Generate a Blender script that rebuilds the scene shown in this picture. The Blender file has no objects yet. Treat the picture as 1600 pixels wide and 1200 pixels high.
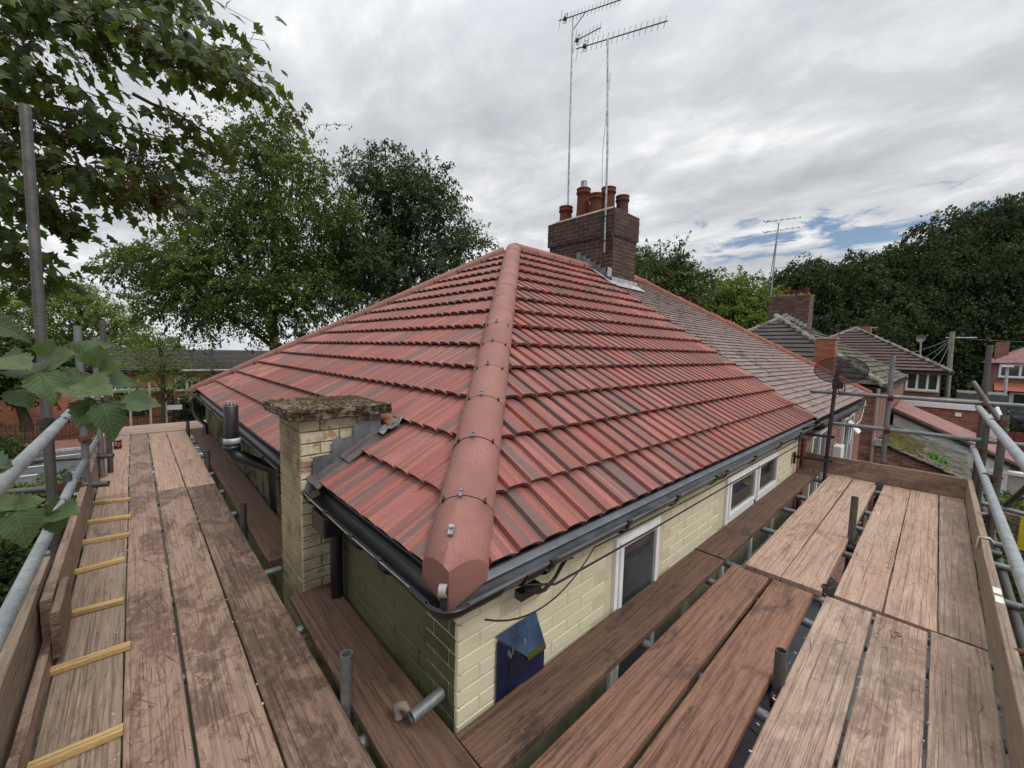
import bpy, bmesh, math, random
import numpy as np
from mathutils import Vector, Matrix
random.seed(7); rng = np.random.default_rng(11)
R_ = math.radians
sc = bpy.context.scene; col = sc.collection

# ------------------------------------------------------------------ camera, world, sun, exposure
CAM = Vector((-.775556, -1.107246, .82))
RIGHT = Vector((.72921194, -.68384527, .02460874)); DOWN = Vector((-.04006982, -.07857366, -.9961027)); FWD = Vector((.68311372, .72538392, -.0846984))
cd = bpy.data.cameras.new('camera'); cam = bpy.data.objects.new('camera', cd); col.objects.link(cam)
M = Matrix((RIGHT, -DOWN, -FWD)).transposed().to_4x4(); M.translation = CAM; cam.matrix_world = M
cd.sensor_width = 36; cd.lens = 627.911 * 36 / 1600; cd.clip_start = .02; cd.clip_end = 900
sc.camera = cam
SUN_EL, SUN_AZ = R_(50), R_(172)     # azimuth clockwise from +Y
world = bpy.data.worlds.new("World"); sc.world = world; world.use_nodes = True
nt = world.node_tree; nt.nodes.clear()
def wn(t, **k):
    n = nt.nodes.new(t)
    for a, v in k.items(): setattr(n, a, v)
    return n
def wl(a, b): nt.links.new(a, b)
def wmath(op, a, b=None, c=None, clamp=False):
    n = wn('ShaderNodeMath', operation=op, use_clamp=clamp)
    for i, v in enumerate((a, b, c)):
        if v is None: continue
        if isinstance(v, (int, float)): n.inputs[i].default_value = v
        else: wl(v, n.inputs[i])
    return n.outputs[0]
tc = wn('ShaderNodeTexCoord'); sep = wn('ShaderNodeSeparateXYZ'); wl(tc.outputs['Generated'], sep.inputs[0])
zc = wmath('MAXIMUM', sep.outputs[2], 0.0); den = wmath('ADD', zc, .16)
comb = wn('ShaderNodeCombineXYZ'); wl(wmath('DIVIDE', sep.outputs[0], den), comb.inputs[0]); wl(wmath('DIVIDE', sep.outputs[1], den), comb.inputs[1])
mp = wn('ShaderNodeMapping'); wl(comb.outputs[0], mp.inputs[0]); mp.inputs['Rotation'].default_value = (0, 0, R_(20)); mp.inputs['Scale'].default_value = (1.15, .8, 1)
def wnoise(scale, detail, rough, dist=0, vec=None):
    n = wn('ShaderNodeTexNoise'); n.inputs['Scale'].default_value = scale; n.inputs['Detail'].default_value = detail
    n.inputs['Roughness'].default_value = rough; n.inputs['Distortion'].default_value = dist; wl(vec or mp.outputs[0], n.inputs['Vector']); return n.outputs['Fac']
n1 = wnoise(1.5, 7, .52, .35); n2 = wnoise(4.6, 9, .6, .4)
mix_ = wmath('ADD', wmath('MULTIPLY', n1, .62), wmath('MULTIPLY', n2, .38))
cr = wn('ShaderNodeValToRGB'); wl(mix_, cr.inputs[0])
cr.color_ramp.elements[0].position = .36; cr.color_ramp.elements[0].color = (.50, .525, .56, 1)
cr.color_ramp.elements[1].position = .63; cr.color_ramp.elements[1].color = (.98, .985, .99, 1)
e = cr.color_ramp.elements.new(.48); e.color = (.63, .655, .69, 1)
e = cr.color_ramp.elements.new(.56); e.color = (.78, .795, .815, 1)
# overcast sky: the zenith is brighter than the horizon
zen = wmath('ADD', .93, wmath('MULTIPLY', wmath('POWER', zc, 4.0), 2.6))
# low bank brightens a little towards the horizon
hz = wmath('ADD', 1.0, wmath('MULTIPLY', wmath('POWER', wmath('SUBTRACT', 1.0, zc), 7.0), .22))
cm = wn('ShaderNodeVectorMath', operation='SCALE'); wl(cr.outputs[0], cm.inputs[0]); wl(wmath('MULTIPLY', zen, hz), cm.inputs['Scale'])
sky = wn('ShaderNodeTexSky', sky_type='NISHITA'); sky.sun_disc = False; sky.sun_elevation = SUN_EL; sky.sun_rotation = SUN_AZ
sm = wn('ShaderNodeVectorMath', operation='SCALE'); wl(sky.outputs[0], sm.inputs[0]); sm.inputs['Scale'].default_value = .11
# thin break in the cloud, low in the sky
gap_dir = Vector((1.0, .165, .235)).normalized()
dp = wn('ShaderNodeVectorMath', operation='SUBTRACT'); nrm = wn('ShaderNodeVectorMath', operation='NORMALIZE'); wl(tc.outputs['Generated'], nrm.inputs[0])
wl(nrm.outputs[0], dp.inputs[0]); dp.inputs[1].default_value = gap_dir
ms = wn('ShaderNodeVectorMath', operation='MULTIPLY'); wl(dp.outputs[0], ms.inputs[0]); ms.inputs[1].default_value = (4.2, 4.2, 26)
ln = wn('ShaderNodeVectorMath', operation='LENGTH'); wl(ms.outputs[0], ln.inputs[0])
gapv = wmath('MULTIPLY', wmath('SUBTRACT', .82, wmath('ADD', ln.outputs['Value'], wmath('MULTIPLY', wmath('SUBTRACT', n2, .5), 6.5))), 1.4, clamp=True)
mx = wn('ShaderNodeMix', data_type='RGBA'); wl(gapv, mx.inputs[0]); wl(cm.outputs[0], mx.inputs[6]); wl(sm.outputs[0], mx.inputs[7])
bg = wn('ShaderNodeBackground'); wl(mx.outputs[2], bg.inputs[0]); bg.inputs[1].default_value = 1.0
wo = wn('ShaderNodeOutputWorld'); wl(bg.outputs[0], wo.inputs[0])
sd = bpy.data.lights.new('sun', 'SUN'); sd.energy = 1.5; sd.angle = R_(16); sd.color = (1, .955, .9)
so = bpy.data.objects.new('sun', sd); col.objects.link(so)
sdir = Vector((math.sin(SUN_AZ) * math.cos(SUN_EL), math.cos(SUN_AZ) * math.cos(SUN_EL), math.sin(SUN_EL)))
so.rotation_euler = sdir.to_track_quat('Z', 'Y').to_euler(); so.location = (0, 0, 30)
vs = sc.view_settings; vs.view_transform = 'Standard'; vs.look = 'None'; vs.gamma = 1; vs.use_curve_mapping = False; vs.exposure = 0.0
sc.cycles.max_bounces = 6; sc.cycles.transparent_max_bounces = 12

# ------------------------------------------------------------------ helpers
def at(px, py, d):            # a point seen along a line of sight of the photograph, d metres deep
    return CAM + d * (RIGHT * ((px - 800) / 627.911) + DOWN * ((py - 600) / 627.911) + FWD)
def on(px, py, axis, val):
    r = RIGHT * ((px - 800) / 627.911) + DOWN * ((py - 600) / 627.911) + FWD
    t = (val - CAM[axis]) / r[axis]; return CAM + t * r
def wloc(o):
    v = Vector((0, 0, 0))
    while o is not None: v = v + o.location; o = o.parent
    return v
def put(name, me, parent=None, loc=None, rot=None, mat=None):
    o = bpy.data.objects.new(name, me); col.objects.link(o)
    if parent is not None: o.parent = parent
    if loc is not None: o.location = Vector(loc) - (wloc(parent) if parent is not None else Vector((0, 0, 0)))
    if rot is not None: o.rotation_euler = rot.to_euler() if hasattr(rot, 'to_euler') else rot
    return o
def tag(o, label=None, cat=None, group=None, kind=None):
    if label: o['label'] = label
    if cat: o['category'] = cat
    if group: o['group'] = group
    if kind: o['kind'] = kind
    return o
def thing(name, label, cat, loc=(0, 0, 0), group=None):
    o = bpy.data.objects.new(name, None); col.objects.link(o); o.location = loc; o.empty_display_size = .2
    return tag(o, label, cat, group)
class MB:
    def __init__(s): s.v = []; s.f = []; s.sm = []
    def add(s, vs, fs, smooth=False):
        b = len(s.v); s.v += [tuple(v) for v in vs]
        for f in fs: s.f.append(tuple(i + b for i in f)); s.sm.append(smooth)
        return s
    def box(s, a, b):
        x0, y0, z0 = [min(a[i], b[i]) for i in range(3)]; x1, y1, z1 = [max(a[i], b[i]) for i in range(3)]
        return s.add([(x0,y0,z0),(x1,y0,z0),(x1,y1,z0),(x0,y1,z0),(x0,y0,z1),(x1,y0,z1),(x1,y1,z1),(x0,y1,z1)],
                     [(0,3,2,1),(4,5,6,7),(0,1,5,4),(1,2,6,5),(2,3,7,6),(3,0,4,7)])
    def obox(s, c, sx, sy, sz, m=None):
        m = m or Matrix.Identity(3); c = Vector(c)
        vs = [c + m @ Vector((i * sx / 2, j * sy / 2, k * sz / 2)) for k in (-1, 1) for i, j in ((-1,-1),(1,-1),(1,1),(-1,1))]
        return s.add(vs, [(0,3,2,1),(4,5,6,7),(0,1,5,4),(1,2,6,5),(2,3,7,6),(3,0,4,7)])
    def quad(s, *p): return s.add(p, [tuple(range(len(p)))])
    def tube(s, pts, r, n=10, cap=True, hollow=False):
        pts = [Vector(p) for p in pts]; rs = r if isinstance(r, (list, tuple)) else [r] * len(pts)
        rings = []; d0 = (pts[1] - pts[0]).normalized(); up = Vector((0, 0, 1)) if abs(d0.z) < .9 else Vector((1, 0, 0))
        a = d0.cross(up).normalized()
        for i, p in enumerate(pts):
            d = (pts[min(i + 1, len(pts) - 1)] - pts[max(i - 1, 0)]).normalized()
            a = (a - d * a.dot(d)).normalized(); b = d.cross(a)
            rings.append([p + (a * math.cos(t) + b * math.sin(t)) * rs[i] for t in [2 * math.pi * k / n for k in range(n)]])
        vs = [v for rg in rings for v in rg]
        fs = [(i*n + k, i*n + (k+1) % n, (i+1)*n + (k+1) % n, (i+1)*n + k) for i in range(len(pts) - 1) for k in range(n)]
        s.add(vs, fs, True)
        if cap:
            if hollow:      # open ends with a visible wall and a dark bore
                for idx, sg in ((0, 1), (len(pts) - 1, -1)):
                    p = pts[idx]; q = pts[1] if idx == 0 else pts[-2]; d = (q - p).normalized()
                    rin = [p + (v - p) * .84 for v in rings[idx]]; rdeep = [v + d * .12 for v in rin]
                    o = rings[idx] + rin + rdeep
                    s.add(o, [(k, (k+1) % n, n + (k+1) % n, n + k) for k in range(n)] + [(n + k, n + (k+1) % n, 2*n + (k+1) % n, 2*n + k) for k in range(n)] + [tuple(2*n + k for k in range(n))])
            else: s.add(rings[0], [tuple(range(n))][::-1]); s.add(rings[-1], [tuple(range(n))])
        return s
    def lathe(s, c, prof, n=16, axis=Vector((0, 0, 1))):
        c = Vector(c); q = axis.to_track_quat('Z', 'Y').to_matrix()
        vs = [c + q @ Vector((r * math.cos(2*math.pi*k/n), r * math.sin(2*math.pi*k/n), z)) for r, z in prof for k in range(n)]
        fs = [(i*n + k, i*n + (k+1) % n, (i+1)*n + (k+1) % n, (i+1)*n + k) for i in range(len(prof) - 1) for k in range(n)]
        return s.add(vs, fs, True)
    def mesh(s, name, off=Vector((0, 0, 0))):
        me = bpy.data.meshes.new(name); me.from_pydata([tuple(Vector(v) - off) for v in s.v], [], s.f)
        me.polygons.foreach_set('use_smooth', s.sm); me.update(); return me
    def build(s, name, mat, parent=None, loc=None, bevel=0):
        off = Vector(loc) if loc is not None else (wloc(parent) if parent is not None else Vector((0, 0, 0)))
        me = s.mesh(name, off); me.materials.append(mat)
        o = bpy.data.objects.new(name, me); col.objects.link(o)
        if parent is not None:
            o.parent = parent
            if loc is not None: o.location = off - wloc(parent)
        elif loc is not None: o.location = off
        if bevel:
            bm = o.modifiers.new('bevel', 'BEVEL'); bm.width = bevel; bm.segments = 2; bm.limit_method = 'ANGLE'; bm.angle_limit = R_(40)
        return o

# ------------------------------------------------------------------ materials
class NT:
    def __init__(s, name):
        s.m = bpy.data.materials.new(name); s.m.use_nodes = True; s.t = s.m.node_tree
        s.b = s.t.nodes['Principled BSDF']; s.tc = s.n('ShaderNodeTexCoord'); s.oi = s.n('ShaderNodeObjectInfo')
        s.out = s.t.nodes['Material Output']
    def n(s, t, **k):
        x = s.t.nodes.new(t)
        for a, v in k.items(): setattr(x, a, v)
        return x
    def l(s, a, b): s.t.links.new(a, b)
    def set(s, inp, v):
        if isinstance(v, (int, float, tuple, list, Vector)):
            if isinstance(v, (tuple, list)) and len(v) == 3 and inp.type == 'RGBA': v = (*v, 1)
            inp.default_value = v
        else: s.l(v, inp)
    def math(s, op, a, b=0.0, clamp=False):
        x = s.n('ShaderNodeMath', operation=op, use_clamp=clamp); s.set(x.inputs[0], a); s.set(x.inputs[1], b); return x.outputs[0]
    def vec(s, sx=1, sy=1, sz=1, rnd=0, world=False):
        src = s.tc.outputs['Object']
        if world: src = s.n('ShaderNodeNewGeometry').outputs['Position']
        x = s.n('ShaderNodeVectorMath', operation='MULTIPLY'); s.l(src, x.inputs[0]); x.inputs[1].default_value = (sx, sy, sz)
        if rnd:
            y = s.n('ShaderNodeVectorMath', operation='ADD'); s.l(x.outputs[0], y.inputs[0])
            c = s.n('ShaderNodeCombineXYZ'); r = s.math('MULTIPLY', s.oi.outputs['Random'], rnd); s.l(r, c.inputs[0]); s.l(r, c.inputs[1]); s.l(r, c.inputs[2])
            s.l(c.outputs[0], y.inputs[1]); return y.outputs[0]
        return x.outputs[0]
    def noise(s, v, scale, detail=4, rough=.55, dist=0):
        x = s.n('ShaderNodeTexNoise'); s.l(v, x.inputs['Vector']); x.inputs['Scale'].default_value = scale; x.inputs['Detail'].default_value = detail
        x.inputs['Roughness'].default_value = rough; x.inputs['Distortion'].default_value = dist; return x.outputs['Fac']
    def ramp(s, f, stops):
        x = s.n('ShaderNodeValToRGB'); s.l(f, x.inputs[0]); el = x.color_ramp.elements
        while len(el) < len(stops): el.new(.5)
        for e_, (p, c) in zip(el, stops): e_.position = p; e_.color = (*c, 1) if isinstance(c, (tuple, list)) else (c, c, c, 1)
        return x.outputs[0]
    def mix(s, f, a, b, mode='MIX'):
        x = s.n('ShaderNodeMix', data_type='RGBA', blend_type=mode); s.set(x.inputs[0], f); s.set(x.inputs[6], a); s.set(x.inputs[7], b); return x.outputs[2]
    def mapr(s, f, a, b, c=0, d=1):
        x = s.n('ShaderNodeMapRange'); s.l(f, x.inputs[0])
        for i, v in enumerate((a, b, c, d)): x.inputs[i + 1].default_value = v
        return x.outputs[0]
    def bump(s, h, dist=.004, strength=1):
        x = s.n('ShaderNodeBump'); s.l(h, x.inputs['Height']); x.inputs['Distance'].default_value = dist; x.inputs['Strength'].default_value = strength
        s.l(x.outputs[0], s.b.inputs['Normal'])
    def done(s, colr, rough=.8, metal=0, spec=None):
        s.set(s.b.inputs['Base Color'], colr); s.set(s.b.inputs['Roughness'], rough); s.b.inputs['Metallic'].default_value = metal
        if spec is not None: s.b.inputs['Specular IOR Level'].default_value = spec
        return s.m

def m_plain(name, c, rough=.7, metal=0, var=.12, scale=6, bump=0, spec=None):
    t = NT(name); v = t.vec(rnd=40); n = t.noise(v, scale, 6, .6)
    lo = tuple(x * (1 - var * 2) for x in c); hi = tuple(min(1, x * (1 + var)) for x in c)
    colr = t.ramp(n, [(.3, lo), (.7, hi)])
    if bump: t.bump(t.noise(v, scale * 12, 5, .7), bump)
    return t.done(colr, rough, metal, spec)

def m_wood(name, light, dark, stain, stain_amt=.5, red=.0, rough=.85, scratch=1.0):
    t = NT(name)
    g = t.noise(t.vec(1.3, 26, 26, rnd=70), 2.2, 6, .65, .35)
    fine = t.noise(t.vec(4, 150, 60, rnd=30), 1.5, 4, .6)
    c = t.ramp(g, [(.34, dark), (.47, tuple((a * .62 + b * .38) for a, b in zip(light, dark))), (.60, light)])
    c = t.mix(t.mapr(fine, .35, .75, 0, .5), c, tuple(x * .55 for x in dark))
    blot = t.noise(t.vec(1, 2.2, 1, rnd=90), 1.6, 5, .6, .6)
    c = t.mix(t.mapr(blot, .42, .62, 0, .55), c, tuple(x * .62 for x in light))
    # open grain lines, grime flecks and fine drying cracks
    gl = t.noise(t.vec(.9, 62, 30, rnd=44), 1.4, 5, .7, .8); c = t.mix(t.mapr(gl, .56, .66, 0, .6), c, tuple(x * .6 for x in dark))
    fk = t.noise(t.vec(5, 11, 8, rnd=66), 5, 7, .8); c = t.mix(t.mapr(fk, .55, .66, 0, .6), c, tuple(x * .62 for x in dark))
    hl = t.noise(t.vec(2.4, 20, 8, rnd=81), 2.2, 7, .75); c = t.mix(t.mapr(hl, .56, .70, 0, .5), c, tuple(min(1, x * 1.28) for x in light))
    # wet stains with ragged edges
    st = t.noise(t.vec(1, 1.9, 1, rnd=57), 2.4, 9, .68, .5)
    th = .64 - .2 * stain_amt
    stm = t.mapr(st, th, th + .07, 0, .85)
    sm2 = t.noise(t.vec(7, 9, 7, rnd=13), 3, 6, .7)
    stm = t.math('MULTIPLY', stm, t.mapr(sm2, .36, .50, .0, 1))
    s3 = t.noise(t.vec(2.2, 5, 1, rnd=31), 5, 8, .75, .4); stm = t.math('MAXIMUM', stm, t.mapr(s3, .60 - .06 * stain_amt, .67 - .06 * stain_amt, 0, .75))
    c = t.mix(stm, c, stain)
    if red: c = t.mix(t.mapr(t.noise(t.vec(1, 1, 1, rnd=23), 1.3, 3), .4, .7, 0, red), c, (.42, .20, .13))
    # knots
    kn = t.n('ShaderNodeTexVoronoi'); t.l(t.vec(1.2, 4.5, 1, rnd=19), kn.inputs['Vector']); kn.inputs['Scale'].default_value = 1.3
    kf = t.mapr(kn.outputs['Distance'], .03, .09, .8, 0); c = t.mix(kf, c, tuple(x * .4 for x in dark))
    # per-board tone
    c = t.mix(t.mapr(t.oi.outputs['Random'], 0, 1, 0, .28), c, tuple(x * .7 for x in light))
    h = t.math('SUBTRACT', t.math('ADD', t.math('MULTIPLY', g, .7), t.math('MULTIPLY', fine, .5)), t.math('MULTIPLY', t.mapr(gl, .54, .66), .6))
    t.bump(h, .0035)
    ro = t.mapr(stm, 0, .8, rough, rough - .3)
    return t.done(c, ro)

def m_tile(name, c1, c2, c3, grey, famt=.3, sc_=1.0):
    t = NT(name)
    base = t.mix(t.oi.outputs['Random'], c1, c2)
    band = t.noise(t.vec(23 * sc_, .5 * sc_, 1, rnd=80), 1.0, 1, .4)      # streaks that run up the slope
    c = t.mix(t.mapr(band, .46, .53, 0, .85), base, c3)
    gr = t.noise(t.vec(17 * sc_, .4 * sc_, 1, rnd=33), 1.0, 1, .4)
    c = t.mix(t.mapr(gr, .54, .60, 0, famt * 1.9), c, grey)
    sp = t.noise(t.vec(1, 1, 1, rnd=9), 230, 2, .8); c = t.mix(t.mapr(t.noise(t.vec(3, 1, 1, rnd=15), 38, 5, .8), .45, .72, 0, .4), c, grey); c = t.mix(t.mapr(sp, .38, .62, .7, 0), c, tuple(x * .45 for x in c1))
    dirt = t.noise(t.vec(1, 1, 1, world=True), 2.2, 6, .65); c = t.mix(t.mapr(dirt, .5, .72, 0, .3), c, tuple(x * .55 for x in c1))
    t.bump(t.noise(t.vec(1, 1, 1, rnd=9), 180, 3, .8), .0025)
    return t.done(c, .72)

def m_brick(name, cols, mottled=.4, paint=None, paint_amt=1, rough=.85, dirtc=None):
    t = NT(name); r = t.oi.outputs['Random']
    n = len(cols); c = t.ramp(r, [((i + .5) / n, cc) for i, cc in enumerate(cols)])
    v = t.vec(1, 1, 1, rnd=50); c = t.mix(t.mapr(t.noise(v, 22, 6, .7), .35, .7, 0, mottled), c, tuple(x * .45 for x in cols[0]))
    if paint:
        wv = t.vec(1, 1, 1, world=True)
        pn = t.noise(wv, 7, 9, .75, .2); pc = t.mix(t.mapr(t.noise(wv, 2.5, 5, .6), .35, .7, 0, .6), paint, tuple(x * .8 for x in paint))
        pc = t.mix(t.mapr(r, 0, 1, 0, .35), pc, tuple(x * .78 for x in paint))
        pk = t.mapr(pn, .62 - .3 * (1 - paint_amt) - .02, .64 - .3 * (1 - paint_amt) + .04, 1, 0) if paint_amt < 1 else t.mapr(t.noise(wv, 40, 6, .8), .70, .73, 1, .25)
        c = t.mix(pk, c, pc)
    if dirtc: c = t.mix(t.mapr(t.noise(t.vec(1, 1, 1, world=True), 3, 8, .7), .45, .7, 0, .85), c, dirtc)
    t.bump(t.noise(v, 60, 5, .75), .003)
    return t.done(c, rough)

def m_brickwall(name, c1, c2, mortar, scale=1, axis='XZ', moss=None):
    """brickwork too far off to pick apart"""
    t = NT(name); p = t.n('ShaderNodeNewGeometry').outputs['Position']; s = t.n('ShaderNodeSeparateXYZ'); t.l(p, s.inputs[0])
    cb = t.n('ShaderNodeCombineXYZ'); t.l(t.math('ADD', s.outputs[0], s.outputs[1]), cb.inputs[0]); t.l(s.outputs[2], cb.inputs[1])
    b = t.n('ShaderNodeTexBrick'); t.l(cb.outputs[0], b.inputs['Vector']); b.inputs['Color1'].default_value = (*c1, 1); b.inputs['Color2'].default_value = (*c2, 1)
    b.inputs['Mortar'].default_value = (*mortar, 1); b.inputs['Scale'].default_value = 1; b.inputs['Brick Width'].default_value = .225; b.inputs['Row Height'].default_value = .075
    b.inputs['Mortar Size'].default_value = .011; b.inputs['Mortar Smooth'].default_value = .3
    v = t.vec(1, 1, 1, world=True); wn_ = t.n('ShaderNodeTexWhiteNoise', noise_dimensions='2D'); fl_ = t.n('ShaderNodeCombineXYZ'); rw_ = t.math('FLOOR', t.math('DIVIDE', s.outputs[2], .075)); ux = t.math('ADD', s.outputs[0], s.outputs[1]); t.l(t.math('FLOOR', t.math('DIVIDE', t.math('ADD', ux, t.math('MULTIPLY', rw_, .1125)), .225)), fl_.inputs[0]); t.l(rw_, fl_.inputs[1]); t.l(fl_.outputs[0], wn_.inputs['Vector'])
    c = t.mix(t.mapr(wn_.outputs['Value'], .55, 1, 0, .55), b.outputs[0], tuple(x * .4 for x in c1)); c = t.mix(t.mapr(wn_.outputs['Value'], .25, 0, 0, .5), c, tuple(min(1, x * 1.2 + .10) for x in c1))
    c = t.mix(t.mapr(t.noise(v, 3, 8, .7), .4, .75, 0, .5), c, tuple(x * .5 for x in c1))
    if moss: c = t.mix(t.mapr(t.noise(v, 1.6, 6, .7), .5, .62, 0, .8), c, moss)
    bp = t.math('ADD', t.math('MULTIPLY', b.outputs['Fac'], -1), t.noise(v, 30, 4)); t.bump(bp, .006)
    return t.done(c, .88)

def m_leaf(name, c1, c2, c3, trans=.35, rough=.5, spec=.35):
    t = NT(name); a = t.n('ShaderNodeAttribute', attribute_name='rnd')
    big = t.noise(t.vec(1, 1, 1, world=True), .55, 4, .6)
    r = t.math('ADD', t.math('MULTIPLY', a.outputs['Fac'], .7), t.math('MULTIPLY', t.mapr(big, .3, .7), .38))
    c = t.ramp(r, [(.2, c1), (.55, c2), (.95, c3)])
    t.set(t.b.inputs['Base Color'], c); t.b.inputs['Roughness'].default_value = rough; t.b.inputs['Specular IOR Level'].default_value = spec
    tr = t.n('ShaderNodeBsdfTranslucent'); t.l(t.mix(.5, c, (c3[0] * 1.3, c3[1] * 1.4, c3[2] * .7)), tr.inputs[0])
    mx_ = t.n('ShaderNodeMixShader'); mx_.inputs[0].default_value = trans; t.l(t.b.outputs[0], mx_.inputs[1]); t.l(tr.outputs[0], mx_.inputs[2]); t.l(mx_.outputs[0], t.out.inputs[0])
    return t.m

def m_bigleaf(name, c1, c2):
    t = NT(name); uv = t.vec(1, 1, 1)
    s = t.n('ShaderNodeSeparateXYZ'); t.l(t.tc.outputs['Object'], s.inputs[0])
    ay = t.math('ABSOLUTE', s.outputs[1])
    mid = t.mapr(ay, .0, .035, 1, 0)
    ve = t.n('ShaderNodeTexWave'); vv = t.n('ShaderNodeCombineXYZ'); t.l(t.math('SUBTRACT', s.outputs[0], t.math('MULTIPLY', ay, .75)), vv.inputs[0]); t.l(vv.outputs[0], ve.inputs['Vector'])
    ve.inputs['Scale'].default_value = 2.6; ve.inputs['Distortion'].default_value = .0
    vn = t.mapr(ve.outputs['Fac'], .86, 1, 0, .6)
    vein = t.math('MAXIMUM', mid, vn)
    c = t.mix(t.oi.outputs['Random'], c1, c2); c = t.mix(t.mapr(t.noise(t.vec(1, 1, 1, rnd=7), 5, 5), .4, .7, 0, .5), c, tuple(x * .6 for x in c1))
    c = t.mix(t.math('MULTIPLY', vein, .55), c, tuple(min(1, x * 1.9) for x in c2))
    t.bump(vein, .01, .6)
    t.set(t.b.inputs['Base Color'], c); t.b.inputs['Roughness'].default_value = .55; t.b.inputs['Specular IOR Level'].default_value = .4
    tr = t.n('ShaderNodeBsdfTranslucent'); t.l(t.mix(.5, c, (.2, .32, .03, 1)), tr.inputs[0])
    mx_ = t.n('ShaderNodeMixShader'); mx_.inputs[0].default_value = .3; t.l(t.b.outputs[0], mx_.inputs[1]); t.l(tr.outputs[0], mx_.inputs[2]); t.l(mx_.outputs[0], t.out.inputs[0])
    return t.m

def m_mossy(name, base, moss, amt=.5, base2=None, fine=14, spec=None):
    t = NT(name); v = t.vec(1, 1, 1, world=True); r = t.oi.outputs['Random']
    c = t.mix(r, base, base2 or tuple(x * .7 for x in base)); c = t.mix(t.mapr(t.noise(v, 9, 7, .7), .4, .7, 0, .5), c, tuple(x * .5 for x in base))
    k = t.noise(v, fine, 7, .75); k2 = t.noise(v, 1.7, 4, .6); kk = t.math('ADD', t.math('MULTIPLY', k, .6), t.math('MULTIPLY', k2, .4))
    th = .62 - .25 * amt; km = t.mapr(kk, th, th + .05, 0, 1)
    mc = t.mix(t.noise(v, 30, 3), moss, tuple(x * .45 for x in moss)); c = t.mix(km, c, mc)
    t.bump(t.math('ADD', km, t.noise(v, 50, 5, .8)), .006)
    return t.done(c, .95, 0, .15)

def m_glass(name, c=(.02, .025, .028)):
    t = NT(name); v = t.vec(1, 1, 1, world=True); cc = t.mix(t.mapr(t.noise(v, 2.2, 3), .4, .65, 0, 1), c, tuple(x * 2.6 for x in c))
    m = t.done(cc, .06); t.b.inputs['Specular IOR Level'].default_value = .8; return m

def m_tube(name, c=(.30, .315, .32), rust=.25):
    t = NT(name); v = t.vec(1, 1, 1, rnd=30); n = t.noise(v, 9, 8, .7); f = t.noise(v, 70, 4, .7)
    cc = t.ramp(n, [(.3, tuple(x * .55 for x in c)), (.55, c), (.75, tuple(x * 1.45 for x in c))])
    cc = t.mix(t.mapr(f, .45, .7, 0, .5), cc, tuple(x * 1.5 for x in c))
    k = t.noise(v, 4, 8, .75); cc = t.mix(t.mapr(k, .66 - .12 * rust, .72, 0, .8), cc, (.12, .055, .03))
    t.bump(f, .0012); t.done(cc, t.mapr(n, .3, .7, .62, .42), .55); return t.m

WOOD_PALE = m_wood('wood_pale', (.55, .385, .285), (.32, .195, .132), (.16, .088, .058), .3, red=.3)
WOOD_GREY = m_wood('wood_grey', (.53, .385, .29), (.27, .175, .125), (.19, .118, .082), .75, red=.15)
WOOD_RED = m_wood('wood_red', (.29, .15, .095), (.13, .062, .038), (.055, .028, .020), .55, scratch=.4, red=.2)
WOOD_DARK = m_wood('wood_dark', (.18, .098, .062), (.078, .041, .027), (.04, .022, .018), .4, scratch=.25, rough=.78)
WOOD_LEFT = m_wood('wood_left', (.39, .265, .195), (.235, .15, .108), (.095, .052, .036), .8, red=.15)
WOOD_WET = m_wood('wood_wet', (.31, .195, .14), (.13, .074, .050), (.062, .033, .023), .95, scratch=.4, rough=.7)
WOOD_TOE = m_wood('wood_toe', (.37, .27, .195), (.19, .125, .085), (.09, .06, .045), .3, scratch=.1)
BATTEN = m_wood('batten_wood', (.64, .43, .19), (.48, .28, .10), (.30, .16, .06), .1, scratch=0)
TILE = m_tile('red_tile', (.38, .098, .070), (.42, .175, .142), (.22, .092, .075), (.125, .108, .106), .5)
def m_hip():
    t = NT('hip_tile_red'); v = t.vec(1, 1, 1, rnd=20); c = t.mix(t.mapr(t.noise(v, 4, 5, .6), .35, .65), (.24, .10, .078), (.36, .158, .124)); c = t.mix(t.mapr(t.oi.outputs['Random'], 0, 1, 0, .4), c, (.30, .135, .115))
    g = t.noise(t.vec(90, 220, 220, rnd=5), 1.0, 3, .8); c = t.mix(t.mapr(g, .35, .65, .55, 0), c, (.13, .055, .045)); w_ = t.noise(t.vec(1, 1, 1, world=True), 3, 6, .7); c = t.mix(t.mapr(w_, .5, .7, 0, .4), c, (.17, .09, .08))
    t.bump(g, .002); return t.done(c, .75)
HIPT = m_hip()
OLDRIDGE = m_mossy('old_ridge_red', (.27, .105, .075), (.20, .165, .13), .3, (.33, .13, .09))
OLDTILE = m_mossy('old_plain_tile', (.23, .17, .155), (.10, .095, .06), .22, (.30, .235, .215))
SLATE = m_mossy('grey_roof_tile', (.072, .064, .062), (.16, .155, .135), .14, (.098, .087, .085))
SLATE_MOSS = m_mossy('mossy_roof_tile', (.10, .092, .085), (.10, .09, .032), .5, (.17, .16, .145), 6)
BROWNTILE = m_mossy('brown_roof_tile', (.10, .072, .064), (.12, .11, .085), .2, (.14, .10, .09))
PLUMTILE = m_mossy('plum_roof', (.26, .14, .135), (.18, .12, .11), .3, (.3, .17, .155))
CREAM = m_brick('cream_painted_brick', [(.5, .45, .31), (.55, .5, .36)], .1, (.70, .65, .46), 1, .7)
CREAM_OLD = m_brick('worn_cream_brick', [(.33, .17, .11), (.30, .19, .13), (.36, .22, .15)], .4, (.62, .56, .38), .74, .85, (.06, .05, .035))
CREAM_GRIME_DARK = m_brick('grimy_dark_cream_brick', [(.26, .13, .09), (.22, .13, .09)], .4, (.36, .30, .17), .82, .85, (.085, .06, .035))  # left face: darker copy of the worn cream paint, grimy
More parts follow.
